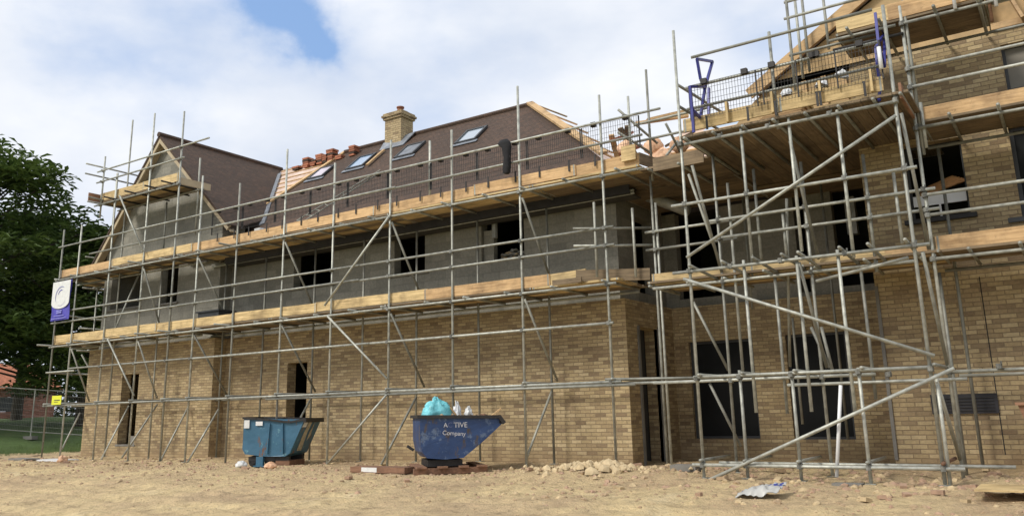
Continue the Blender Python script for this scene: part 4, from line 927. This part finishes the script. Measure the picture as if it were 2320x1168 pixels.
# tile stacks along the unfinished ridge
tsx = 0
for i, (px, py, n_) in enumerate(((675, 383, 2), (697, 375, 5), (716, 372, 3), (727, 362, 5), (742, 357, 4), (752, 352, 6), (772, 349, 2), (800, 340, 5))):
    d = A(px, py, Y=4.15 if i < 7 else 4.1); base = Vector((d.x, 4.2, mz(4.2)+.02))
    r = empty('tile_stack', base, None)
    lab = ['two flat tiles at the low left end of the bare roof edge', 'tall terracotta tile stack second from the left on the bare roof edge', 'short dark tile stack between two redder stacks on the bare roof edge', 'terracotta tile stack in the middle of the row on the bare roof edge',
           'terracotta tile stack touching the tallest of the row on its left side', 'widest terracotta tile stack of the row left of the chimney', 'low dark tiles between the row of stacks and the lone stack near the chimney', 'lone square terracotta tile stack on the ridge nearest the chimney'][i]
    tag(r, lab, 'tile stack', 'tile stacks along the roof edge')
    for j in range(n_):
        mb = MB(); w = random.uniform(.12, .17); mb.box((base.x-w+random.uniform(-.02, .02), 4.02, base.z-.12+j*.075), (base.x+w+random.uniform(-.02, .02), 4.3, base.z-.06+j*.075)); mb.build('tile', M_terra if (j+i) % 4 else M_tile, r)
# loose gear on the upper lift: tile packs behind the guards
labs = ['dark tile pack on the upper deck behind the guards, nearest the gable', 'second dark tile pack from the gable on the upper deck', 'dark tile pack on the upper deck left of the black coat', 'dark tile pack on the upper deck right of the black coat', 'reddish tile pack on the upper deck nearest the right corner']
for i, x in enumerate((-17.2, -14.6, -11.2, -8.6, -7.6)):
    r = empty('tile_pack', (x, -.55, 5.66), labs[i], 'tile pack', 'tile packs on the upper deck')
    for j in range(3):
        mb = MB(); mb.box((x-.35, -.75, 5.66+j*.11), (x+.35+random.uniform(-.1, .1), -.4, 5.76+j*.11)); mb.build('tile_layer', M_terra if i == 4 else M_tile, r)
# white box and buckets on the upper left
r = MB(); p = A(590, 512, Y=-1.1); r.box((p.x-.12, -1.2, 5.65), (p.x+.1, -.95, 6.02)); r.box((p.x+.1, -1.2, 5.65), (p.x+.95, -1.0, 5.93)); tag(r.build('insulation_pack', M_white), 'white wrapped pack lying on the upper deck below the roof valley', 'pack')
mb = MB(); mb.box((-20.2, -1.0, 3.54), (-19.3, -.5, 3.98)); mb.box((-20.25, -1.05, 3.98), (-19.25, -.45, 4.02)); tag(mb.build('tool_chest', M_frame), 'dark grey tool chest on the lower deck by the step in the wall', 'chest')
# ladder-like timbers leaning on the slope (green-grey netting)
mb = MB()
for a, b2 in (((672, 500), (862, 385)), ((690, 500), (850, 398))): mb.tube(A(*a, Y=.3), A(*b2, Y=1.1), .02, 6)
for i in range(9):
    k_ = i/9; mb.tube(A(672+190*k_, 500-115*k_, Y=.3+.8*k_), A(690+160*k_, 500-102*k_, Y=.3+.8*k_), .015, 5)
tag(mb.build('roof_ladder', M_tube_old), 'grey aluminium roof ladder lying across the tiles left of the chimney', 'ladder')
# jumble on the recess roof: blue film roof window, tile heaps, timber
M_peach = simple('peach_packs', (.55, .27, .13), .8, 0, .35, 6, .15, .02, None, (.72, .48, .32))
gl = ['peach coloured sack left of the other sacks behind the corner posts', 'round topped peach sack beneath the pale blue film', 'tall peach sack behind the left tower post', 'small peach sack on the deck nearest the tower']
for i, (px, py, s_) in enumerate(((1418, 335, .16), (1482, 333, .19), (1500, 362, .24), (1540, 328, .17))):
    c_ = A(px, py, Y=-.35); mb = MB(); nn = 12; vs = []
    for j in range(7):
        ph = -pi/2+pi*j/6
        for k_ in range(nn): th = 2*pi*k_/nn; rr = s_*(1+.14*sin(3*th+j)+.08*random.random()); vs.append((c_.x+rr*cos(ph)*cos(th)*1.1, c_.y+rr*cos(ph)*sin(th)*.8, c_.z+rr*sin(ph)*.95))
    mb.add(vs, [(j*nn+k_, j*nn+(k_+1) % nn, (j+1)*nn+(k_+1) % nn, (j+1)*nn+k_) for j in range(6) for k_ in range(nn)])
    tag(mb.build('sack', M_peach, None, True), gl[i], 'sack', 'peach sacks behind the corner posts')
tl = ['pale timber offcut propped by the hip end, leftmost', 'timber offcut leaning behind the corner guard, middle', 'dark red timber offcut beside the tile heap', 'long timber offcut lying towards the tower', 'thin batten offcut standing behind the corner guard', 'short batten offcut tipped over the deck edge', 'timber offcut behind the pale blue film', 'timber offcut nearest the blue gate frame']
for i, (a, b2) in enumerate((((1385, 305), (1400, 360)), ((1405, 290), (1440, 352)), ((1380, 320), (1432, 300)), ((1440, 280), (1560, 262)), ((1422, 285), (1418, 340)), ((1450, 330), (1400, 350)), ((1466, 272), (1550, 252)), ((1510, 330), (1570, 300)))):
    mb = MB(); mb.beam(A(*a, Y=.2), A(*b2, Y=.7), .12, .05); tag(mb.build('timber_offcut', (M_timber, M_board_old, M_terra)[i % 3]), tl[i], 'timber', 'timber offcuts behind the corner guard')
gls = ['white bag among the boards behind the mesh guard, left', 'crumpled white bag behind the middle of the mesh guard', 'white bag at the foot of the right gate post']
for i, (px, py) in enumerate(((1783, 208), (1862, 190), (1905, 170))):
    c_ = A(px, py, Y=-1.9); mb = MB()
    for k_ in range(5): rock(mb, (c_.x+random.uniform(-.05, .05), -1.9+random.uniform(-.05, .05), c_.z+random.uniform(-.04, .04)), .09, .9)
    tag(mb.build('crumpled_bag', [M_white]*3), gls[i], 'bag', 'white bags on the loading bay')
# bricks packs on the loading bay
ll = ['tall pack of timber boards behind the left half of the mesh guard', 'shorter pack of boards behind the right half of the mesh guard']
for i, (x0, x1, h) in enumerate(((-3.9, -3.2, .62), (-2.9, -2.3, .30))):
    r = empty('board_pack', ((x0+x1)/2, -1.6, 5.64), ll[i], 'board pack', 'board packs on the loading bay')
    for j in range(int(h/.05)): mb = MB(); mb.box((x0+random.uniform(-.03, .03), -1.9, 5.64+j*.05), (x1+random.uniform(-.03, .03), -1.2, 5.685+j*.05)); mb.build('board', random.choice([M_board, M_board_pink]), r)

# ------------------------------------------------------------------ skips
def shell(mb, prof, y0, y1, th=.012):            # open-topped tray from a side profile (x,z) listed along the bottom from rear rim to front rim
    n_ = len(prof)
    vs = [(x, y0, z) for x, z in prof]+[(x, y1, z) for x, z in prof]
    c_ = Vector((sum(p[0] for p in prof)/n_, 0, sum(p[1] for p in prof)/n_+.2))
    ins = [(x+(c_.x-x)*.03, z+(c_.z-z)*.03) for x, z in prof]
    vs += [(x, y0+.03, z) for x, z in ins]+[(x, y1-.03, z) for x, z in ins]
    fs = []
    for i in range(n_-1):
        fs.append((i, n_+i, n_+i+1, i+1)); fs.append((2*n_+i, 2*n_+i+1, 3*n_+i+1, 3*n_+i))
    fs.append(tuple(range(n_))); fs.append(tuple(range(2*n_-1, n_-1, -1)))
    fs.append(tuple(range(2*n_, 3*n_))[::-1]); fs.append(tuple(range(3*n_, 4*n_)))
    for i in (0, n_-1): fs.append((i, 2*n_+i, 3*n_+i, n_+i))
    fs.append((0, n_-1, 3*n_-1, 2*n_)); fs.append((n_, 3*n_, 4*n_-1, 2*n_-1))
    mb.add(vs, fs)
class Frame:                                     # a skip's own axes: u along its side, v into its depth
    def __init__(s, anchor, ang): s.o = Vector((anchor[0], anchor[1], 0)); s.a = ang; s.u = Vector((cos(ang), sin(ang), 0)); s.v = Vector((-sin(ang), cos(ang), 0))
    def W(s, p): return s.o+s.u*p[0]+s.v*p[1]+Vector((0, 0, p[2]))
    def px(s, x, y, v=0.0):                      # side face point (u, z)
        d = FW + RT*((x-CXP)/FPX) - UP*((y-CYP)/FPX); t = (s.o+s.v*v-CAM).dot(s.v)/d.dot(s.v); p = CAM+d*t; return (round((p-s.o).dot(s.u), 3), round(p.z, 3))
    def build(s, mb, name, mat, par, sm=False): mb.v = [s.W(p) for p in mb.v]; return mb.build(name, mat, par, sm)
def rimmed(F, name, lab, prof, depth, mat, ribs, sag=0.0, nm='skip_body'):
    e_ = empty(name, F.W((.6, depth/2, 0)), lab, 'skip')
    mb = MB(); n_ = len(prof); sub = []
    for i in range(n_-1):                        # subdivide the outline so that dents can show
        for k_ in range(4): t2 = k_/4; sub.append((prof[i][0]*(1-t2)+prof[i+1][0]*t2, prof[i][1]*(1-t2)+prof[i+1][1]*t2))
    sub.append(prof[-1]); shell(mb, sub, 0, depth)
    mb.v = [Vector((p.x, p.y+.02*mnoise.noise(Vector((p.x*3, p.z*4, 1))), p.z)) for p in mb.v]
    F.build(mb, nm, mat, e_)
    return e_
# teal skip
FT = Frame(A(551, 1030, Y=-2.35), radians(23)); q_ = FT.px
pr = [q_(553, 947), q_(549, 1016), q_(555, 1028), q_(600, 1033), q_(645, 1033), q_(656, 1026), q_(690, 950)]
dT = .95
sk = rimmed(FT, 'tipping_skip', 'dented teal tipping skip with white stickers standing in front of the narrow doorway', pr, dT, M_skipteal, [])
zr = pr[0][1]; uR = pr[-1][0]
mb = MB(); pts = [(pr[0][0]-.02, zr+.01), q_(612, 950), q_(640, 954), q_(660, 955), (uR+.02, pr[-1][1]+.01)]
for i in range(4): mb.beam((pts[i][0], -.02, pts[i][1]), (pts[i+1][0]+.01, -.02, pts[i+1][1]), .045, .045)
mb.beam((pts[0][0], 0, zr+.01), (pts[0][0], dT, zr+.01), .045, .045); mb.beam((uR+.02, -.04, pr[-1][1]-.01), (uR+.02, dT+.03, pr[-1][1]-.01), .07, .10)
mb.beam((pts[0][0], dT, zr+.01), (uR, dT, pr[-1][1]+.01), .045, .045); FT.build(mb, 'rim', M_dark, sk)
for xa in (612, 641): mb = MB(); a = q_(xa, 958); b2 = q_(xa-6 if xa < 630 else xa, 1026); mb.beam((a[0], -.015, a[1]), (b2[0], -.015, b2[1]), .03, .05); FT.build(mb, 'rib', M_skipteal, sk)
M_cream = simple('worn_cream_paint', (.42, .38, .28), .7, 0, .35, 9, 0)
for (x0, y0, x1, y1, m_) in ((555, 951, 566, 969, M_paper), (581, 954, 596, 963, M_paper)):
    a = q_(x0, y0); b2 = q_(x1, y1); mb = MB(); mb.box((a[0], -.03, b2[1]), (b2[0], -.022, a[1])); FT.build(mb, 'sticker', m_, sk)
# cream paint worn on the sloping end
def onend(u_, v_): i0, i1 = pr[-2], pr[-1]; return (i0[0]+(i1[0]-i0[0])*u_, v_, i0[1]+(i1[1]-i0[1])*u_)
def endpatch(pp, m_, nm): mb = MB(); mb.poly([Vector(onend(*p))+Vector((.010, 0, -.004)) for p in pp], .004, (pr[-1][1]-pr[-2][1], 0, -(pr[-1][0]-pr[-2][0]))); FT.build(mb, nm, m_, sk)
endpatch([(.06, .30), (.5, .26), (.93, .28), (.93, .46), (.6, .44), (.3, .50), (.06, .55)], M_cream, 'worn_patch'); endpatch([(.93, .62), (.6, .56), (.35, .60), (.5, .70)], M_cream, 'worn_patch'); endpatch([(.93, .03), (.78, .03), (.78, .24), (.93, .24)], M_paper, 'sticker')
g0 = gz(-15.6, -2.0)
for v_ in (.12, dT-.12): mb = MB(); mb.box((.1, v_-.05, pr[3][1]-.10), (1.1, v_+.05, pr[3][1]-.005)); FT.build(mb, 'chassis_rail', M_dark, sk)
mb = MB(); mb.box((.78, .06, g0+.0), (1.12, dT-.06, pr[3][1]-.10)); FT.build(mb, 'fork_pocket', M_rust, sk)
mb = MB(); mb.box((.33, -.01, g0-.0), (.5, .08, pr[3][1])); mb.box((.28, -.03, g0), (.56, .12, g0+.03)); FT.build(mb, 'foot', M_skipteal, sk)
for u_ in (.22, .62):
    mb = MB(); mb.tube((u_, .1, g0+.12), (u_, .22, g0+.12), .13, 16); w_ = FT.build(mb, 'wheel', M_rubber, sk); mb = MB(); mb.tube((u_, .08, g0+.12), (u_, .11, g0+.12), .06, 12); FT.build(mb, 'hub', M_dark, w_)
# blue skip
FB_ = Frame(A(956, 1036, Y=-3.0), radians(47)); q_ = FB_.px
pr = [q_(951, 943), q_(952, 1000), q_(957, 1024), q_(968, 1037), q_(1010, 1040), q_(1050, 1036), q_(1072, 1018), q_(1100, 994), q_(1138, 958), q_(1131, 943)]
dB = 1.15
sb = rimmed(FB_, 'tipping_skip', 'blue tipping skip with white lettering heaped with rubbish', pr, dB, M_skipblue, [])
zr = pr[0][1]; mb = MB(); mb.beam((pr[0][0]-.05, -.02, zr), (pr[-1][0]+.02, -.02, pr[-1][1]), .06, .06); mb.beam((pr[0][0]-.02, 0, zr), (pr[0][0]-.02, dB, zr), .06, .06); mb.beam((pr[0][0]-.05, dB, zr), (pr[-1][0]+.02, dB, pr[-1][1]), .06, .06)
mb.beam((pr[-1][0]-.01, -.045, pr[-1][1]+.01), (pr[-2][0]+.03, -.045, pr[-2][1]), .06, .07); mb.box((pr[-2][0]-.06, 0, pr[-2][1]), (pr[-2][0]+.03, dB, pr[-2][1]+.05)); FB_.build(mb, 'rim', M_dark, sb)
M_lett = simple('pale_lettering', (.55, .55, .57), .7, 0, .35, 30, 0)
M_fade = simple('faded_lettering', (.11, .13, .26), .7, 0, .3, 30, 0)
for (body_, sz, x_, y_, m_, rz_) in (('TIVE', .135, 1043, 967, M_lett, 0), ('A', .12, 1009, 967, M_lett, 0), ('C', .13, 1019, 967, M_fade, 0), ('Company', .115, 1028, 985, M_lett, 4)):
    a = q_(x_, y_); text(body_, sz, FB_.W((a[0], -.035, a[1])), m_, 'lettering', sb, rot=(pi/2, radians(rz_), FB_.a))
mb = MB(); mb.box((pr[3][0]+.02, .1, .14), (pr[5][0], dB-.1, pr[4][1]-.01)); FB_.build(mb, 'base_frame', M_dark, sb)
mb = MB(); a = q_(925, 1010); b2 = q_(940, 1020); mb.beam((a[0], .2, a[1]), (b2[0], .2, b2[1]), .05, .05); FB_.build(mb, 'latch', M_dark, sb)
# rubbish in the blue skip
def blob(name, c_, rx, ry, rz, mat, lab, cat, grp=None, lump=.22, seed=1):
    random.seed(seed); mb = MB(); nn, mm = 28, 16; vs = []
    for j in range(mm+1):
        ph = -pi/2+pi*j/mm
        for k_ in range(nn):
            th = 2*pi*k_/nn; f_ = 1+lump*mnoise.noise(Vector((cos(th)*1.9, sin(th)*1.9, j*.35+seed)))*1.6+lump*.5*mnoise.noise(Vector((cos(th)*6, sin(th)*6, j*.9+seed))); vs.append((c_[0]+rx*f_*cos(ph)*cos(th)*(1-.35*max(0, sin(ph))), c_[1]+ry*f_*cos(ph)*sin(th), c_[2]+rz*f_*sin(ph)))
    mb.add(vs, [(j*nn+k_, j*nn+(k_+1) % nn, (j+1)*nn+(k_+1) % nn, (j+1)*nn+k_) for j in range(mm) for k_ in range(nn)])
    return tag(mb.build(name, mat, None, True), lab, cat, grp)
def inskip(px, v): a = FB_.px(px, 943, v); return FB_.W((a[0], v, zr))
c_ = inskip(990, .5); blob('rubbish_bag', (c_.x, c_.y, zr+.02), .30, .26, .30, M_teal, 'turquoise plastic bag bulging out of the blue skip', 'bag', None, .26, 3)
c_ = inskip(1036, .4); blob('rubbish_bag', (c_.x, c_.y, zr+.02), .07, .07, .20, M_white, 'white torn bag standing up in the middle of the blue skip', 'bag', None, .6, 5)
c_ = inskip(1061, .4); blob('rubbish_bag', (c_.x, c_.y, zr), .08, .07, .12, M_paper, 'small pale bag right of the white one in the blue skip', 'bag', None, .6, 8)
mb = MB()
for i in range(90): c_ = inskip(random.uniform(965, 1105), random.uniform(.12, dB-.15)); rock(mb, (c_.x, c_.y, zr-random.uniform(.0, .06)), random.uniform(.05, .1), .6)
tag(mb.build('skip_rubbish', [M_rust, M_board_old, M_st2]), 'brown building rubbish filling the blue skip to its rim', 'rubbish', kind='stuff')
mb = MB(); c_ = inskip(1113, .4); mb.beam(c_-Vector((0, 0, .02)), c_+FB_.u*.2+Vector((0, 0, .12)), .06, .03); tag(mb.build('timber_offcut', M_timber), 'pale timber offcut poking out of the right end of the blue skip', 'timber')
mb = MB(); c_ = inskip(1020, .35); mb.beam(c_+Vector((0, 0, .16)), c_+FB_.u*.13-Vector((0, 0, .01)), .05, .03); tag(mb.build('timber_offcut', M_timber), 'thin offcut leaning on the white bag in the blue skip', 'timber')
mb = MB(); mb.box((.12, .06, .55), (1.25, dT-.06, .82)); tag(FT.build(mb, 'skip_rubbish', M_rust, None), 'dark waste lying inside the teal skip', 'rubbish')

# timbers on the ground
g0 = gz(-11.4, -3)
mb = MB(); mb.box((-12.15, -3.12, g0+.03), (-10.75, -2.75, g0+.14)); pk = tag(mb.build('timber_baulk', M_rust), 'brown timber baulk with a white label left of the blue skip', 'timber')
mb = MB(); mb.box((-11.85, -3.125, g0+.045), (-11.45, -3.121, g0+.13)); mb.build('paper_label', M_paper, pk)
g0 = gz(-9.6, -3)
pl = empty('wooden_skid', (-9.8, -2.6, g0), 'weathered wooden skid beneath the blue skip', 'skid')
for v_ in (.0, dB-.15): mb = MB(); mb.box((-.15, v_, g0+.0), (1.25, v_+.14, g0+.11)); FB_.build(mb, 'bearer', M_rust, pl)
for u_ in (-.1, .3, .7, 1.05): mb = MB(); mb.box((u_, -.08, g0+.11), (u_+.18, dB+.08, g0+.145)); FB_.build(mb, 'slat', M_rust, pl)
# small litter
def slabthing(name, a, b2, mat, lab, cat, grp=None):
    mb = MB(); mb.box(a, b2); return tag(mb.build(name, mat), lab, cat, grp)
x, y = -25.0, -1.9; g0 = gz(x, y); slabthing('white_board', (x-.8, y-.3, g0+.02), (x+.5, y+.3, g0+.06), M_white, 'white board lying on the soil by the left end of the wall', 'board')
x, y = -26.2, -2.3; g0 = gz(x, y); slabthing('grey_slab', (x-.5, y-.2, g0+.02), (x+.5, y+.2, g0+.07), M_slab, 'pale grey slab on the soil left of the white board', 'slab')
p = A(547, 1058, Y=-2.6); blob('bucket_lump', (p.x, -2.6, gz(p.x, -2.6)+.06), .13, .12, .09, M_paper, 'pale lump of set mortar beside the teal skip', 'mortar', None, .2, 4)
p = A(613, 1055, Y=-2.6); blob('terracotta_lump', (p.x, -2.6, gz(p.x, -2.6)+.06), .14, .12, .08, M_peach, 'broken terracotta piece in front of the teal skip', 'terracotta', None, .2, 6)
p = A(141, 1044, Y=-2.4); blob('terracotta_lump', (p.x, -2.4, gz(p.x, -2.4)+.06), .14, .12, .12, M_peach, 'broken clay pipe piece below the far left standards', 'terracotta', None, .3, 9)
# plastic sack with blue print at the tower foot
sx, sy = A(1730, 1118, Y=-3.9).x, -3.9; g0 = gz(sx, sy)
c0 = A(1725, 1112, Z=g0+.05); sx, sy = c0.x, c0.y
mb = MB(); nn = 26; mm = 18; vs = []
random.seed(21)
for j in range(mm+1):
    for i in range(nn+1):
        u = i/nn-.5; v = j/mm-.5; z = .13*max(0, 1-(2*u)**2)*max(0, 1-(2*v)**2)**.5+.05*mnoise.noise(Vector((u*7, v*5, 3))); vs.append((sx+u*.56, sy+v*.42+.1*u, g0+.015+z*.8+.22*max(0, u-.05)*(1+v)+.03*mnoise.noise(Vector((u*11, v*9, 9)))))
o_ = len(vs); vs += [(a, b2, c2-.006) for a, b2, c2 in vs]
fs = [(j*(nn+1)+i, j*(nn+1)+i+1, (j+1)*(nn+1)+i+1, (j+1)*(nn+1)+i) for j in range(mm) for i in range(nn)]
mb.add(vs, fs+[tuple(k_+o_ for k_ in f[::-1]) for f in fs]); M_sack, t, b = newmat('printed_sack'); q = NB(t); tcn = q.n('ShaderNodeTexCoord'); sp = q.n('ShaderNodeSeparateXYZ'); q.put(sp.inputs[0], tcn.outputs['Object'])
wv = q.m('SINE', q.m('MULTIPLY', q.m('ADD', sp.outputs[0], q.m('MULTIPLY', q.noise(tcn.outputs['Object'], 7, 3), .35)), 52.0)); st_ = q.m('MULTIPLY', q.m('GREATER_THAN', wv, .1), q.m('GREATER_THAN', sp.outputs[1], .0))
q.put(b.inputs['Base Color'], q.mix(st_, (.42, .42, .40), (.05, .07, .30))); b.inputs['Roughness'].default_value = .4
tag(mb.build('plastic_sack', M_sack, None, True), 'crumpled white plastic sack printed with blue, on the soil at the foot of the tower', 'sack')
# sheet lying bottom right, and a brown bin edge at the right frame
p = A(2290, 1132, Z=-.05); g0 = gz(p.x, p.y)
mb = MB(); mb.box((p.x-.35, p.y-.25, g0+.10), (p.x+1.6, p.y+.6, g0+.12)); tag(mb.build('plywood_sheet', M_board), 'plywood sheet propped just off the soil at the lower right', 'sheet')
mb = MB(); p = A(2312, 935, Y=-1.1); mb.add([(p.x, -1.4, 1.05), (p.x+1.4, -1.4, 1.05), (p.x+1.4, -.6, 1.05), (p.x, -.6, 1.05), (p.x+.25, -1.3, .1), (p.x+1.2, -1.3, .1), (p.x+1.2, -.7, .1), (p.x+.25, -.7, .1)], [(0, 1, 5, 4), (1, 2, 6, 5), (2, 3, 7, 6), (3, 0, 4, 7), (4, 5, 6, 7)])
mb.box((p.x-.03, -1.44, 1.05), (p.x+1.43, -1.38, 1.09)); mb.box((p.x-.03, -.62, 1.05), (p.x+1.43, -.56, 1.09)); mb.box((p.x-.03, -1.38, 1.05), (p.x+.03, -.62, 1.088)); tag(mb.build('rusty_hopper', M_rust), 'rusty brown hopper just entering the photo at the right edge', 'hopper')
p = A(1770, 1055, Y=-1.2)
slabthing('concrete_block', (-3.15, -2.72, gz(-3, -2.6)-.01), (-2.75, -2.48, gz(-3, -2.6)+.05), M_slab, 'flat concrete block under the white prop of the tower', 'block')
slabthing('concrete_block', (-5.95, -1.9, gz(-5.8, -1.8)), (-5.5, -1.6, gz(-5.8, -1.8)+.10), M_slab, 'grey concrete block left of the front left tower leg', 'block')

# ------------------------------------------------------------------ fence, far house, trees
fx, fy = -31.5, 6.0
fe = empty('mesh_fence', (-34, 5, .2), 'galvanised mesh fence panels standing in front of the grass on the left', 'fence')
fp = [Vector((-30.2, 5.5, .0)), Vector((-33.0, 4.0, .0)), Vector((-35.6, 2.6, .0)), Vector((-38.2, 1.2, 0)), Vector((-40.8, -.2, 0))]
for i, p in enumerate(fp):
    z = gzl(p.x, p.y); p.z = z; mb = MB(); mb.tube(p, p+Vector((0, 0, 2.0)), .025, 6); mb.build('post', M_tube_old, fe); mb = MB(); mb.box((p.x-.35, p.y-.12, z), (p.x+.35, p.y+.12, z+.13)); mb.build('foot_block', M_slab, fe)
for i in range(len(fp)-1):
    a, b2 = fp[i], fp[i+1]; mb = MB(); mb.tube(a+Vector((0, 0, 1.97)), b2+Vector((0, 0, 1.97)), .022, 6); mb.build('rail', M_tube_old, fe); mb = MB(); mb.tube(a+Vector((0, 0, .3)), b2+Vector((0, 0, .3)), .022, 6); mb.build('rail', M_tube_old, fe)
    mb = MB()
    for k_ in range(1, 40): p = a.lerp(b2, k_/40); mb.tube(p+Vector((0, 0, .3)), p+Vector((0, 0, 1.97)), .003, 3)
    for k_ in range(1, 8): mb.tube(a+Vector((0, 0, .3+k_*.21)), b2+Vector((0, 0, .3+k_*.21)), .003, 3)
    mb.build('wire_mesh', M_tube_old, fe)
hb = empty('brick_house', (-62, 14, 1), 'low red brick house beyond the grass under the trees', 'house')
wall('wall', -62, 'y', 12.5, 17.5, .6, 3.5, [(13.6, 14.8, 1.9, 2.9)], .3, M_pinkbrick, hb, 1); wall('wall', 12.5, 'x', -67, -62.3, .6, 3.5, [], .3, M_pinkbrick, hb)
mb = MB(); mb.poly([(-61.6, 12.2, 3.45), (-61.6, 17.8, 3.45), (-64.5, 17.8, 5.3), (-64.5, 12.2, 5.3)], .1, (.55, 0, .83)); mb.build('roof', M_terra, hb)
mb = MB(); mb.box((-62.2, 13.62, 1.92), (-62.15, 14.78, 2.88)); mb.build('window', M_frame, hb)

def leaves(mb, c_, rad, n, size, flat=.5, rnd=random):
    for i in range(n):
        while True:
            v = Vector((rnd.uniform(-1, 1), rnd.uniform(-1, 1), rnd.uniform(-1, 1)))
            if .25 < v.length < 1: break
        p = Vector((c_[0]+v.x*rad[0], c_[1]+v.y*rad[1], c_[2]+v.z*rad[2])); s_ = size*rnd.uniform(.6, 1.3)
        a = rnd.uniform(0, 6.28); dx = Vector((cos(a), sin(a), rnd.uniform(-.45, .1))); dy = Vector((-sin(a), cos(a), rnd.uniform(-.3, .3)))*.42
        mb.add([p-dx*s_*.5, p+dy*s_*.5+Vector((0, 0, .12*s_)), p+dx*s_*.62-Vector((0, 0, .12*s_)), p-dy*s_*.5+Vector((0, 0, .12*s_))], [(0, 1, 2, 3)])
def tree(name, base, h, rad, nclump, nleaf, lsize, mat, lab, seed, trunk=True, low=.12, shape=1.0, crad=1.0):
    rn = random.Random(seed); r = empty(name, base, lab, 'tree', 'trees beyond the left end of the building')
    mb = MB(); bx, by_, bz = base
    if trunk:
        tm = MB(); tm.tube((bx, by_, bz-.3), (bx+.2, by_, bz+h*.45), h*.028, 9, h*.016); tm.tube((bx+.2, by_, bz+h*.45), (bx-.2, by_, bz+h*.85), h*.016, 8, h*.006)
    for i in range(nclump):
        k_ = low+(1-low)*rn.random()**.85; z = bz+h*k_; prof = (sin(pi*min(1, (k_-low)/(1-low)*.78+.22)))**.6*shape
        a = rn.uniform(0, 6.28); rr = rad*prof*rn.random()**.45
        c_ = (bx+cos(a)*rr, by_+sin(a)*rr, z); q2 = crad*rn.uniform(.7, 1.35)
        leaves(mb, c_, (q2*1.25, q2*1.25, q2*.5), nleaf, lsize, rnd=rn)
        if trunk and i % 3 == 0: tm.tube((bx, by_, bz+h*max(.15, k_*.75)), c_, h*.006, 5, h*.002)
    if trunk: tm.build('trunk', M_hedge_in, r)
    mb.build('crown', mat, r)
    return r
tree('chestnut_tree', (-41.5, 1.5, .6), 13.3, 5.8, 135, 140, .42, M_leaf, 'tallest broad chestnut tree at the left edge', 11, low=.24, crad=1.15)
tree('chestnut_tree', (-38.5, 6.2, .5), 9.4, 3.9, 105, 125, .36, M_leaf, 'smaller chestnut tree beside the scaffold end, right of the tallest one', 5, low=.22, crad=.9)
tree('chestnut_tree', (-52, 10, .6), 12.5, 6.5, 120, 120, .5, M_leaf2, 'dark tree farther back between the two chestnuts', 8, low=.30, crad=1.4)
tree('chestnut_tree', (-47, -3.5, .6), 11, 5.5, 120, 120, .45, M_leaf2, 'dark low tree left of the tallest chestnut', 18, low=.25, crad=1.3)
hd = MB(); rn = random.Random(3)
for i in range(150): leaves(hd, (rn.uniform(-76, -68), rn.uniform(-2, 38), 1.5+rn.uniform(0, 5.5)), (1.6, 1.6, 1.0), 90, .5, rnd=rn)
h_ = tag(hd.build('hedge', M_leaf2), 'dark far hedge and thicket behind the trees', 'hedge', kind='stuff')
hd = MB(); 
for i in range(900):
    x = rn.uniform(-34, -30.2); y = rn.uniform(-3, 12); z = gzl(min(x, -32), y) if x < -32 else .05
    for k_ in range(6): a = rn.uniform(0, 6.28); p = Vector((x+rn.uniform(-.15, .15), y+rn.uniform(-.15, .15), z)); hd.add([p, p+Vector((.02, 0, 0)), p+Vector((cos(a)*.08, sin(a)*.08, rn.uniform(.1, .3)))], [(0, 1, 2)])
tag(hd.build('weeds', M_grass), 'rough weeds along the edge of the grass at the left', 'weeds', kind='stuff')
for o in bpy.data.objects:
    if '_b' in o.keys(): del o['_b']
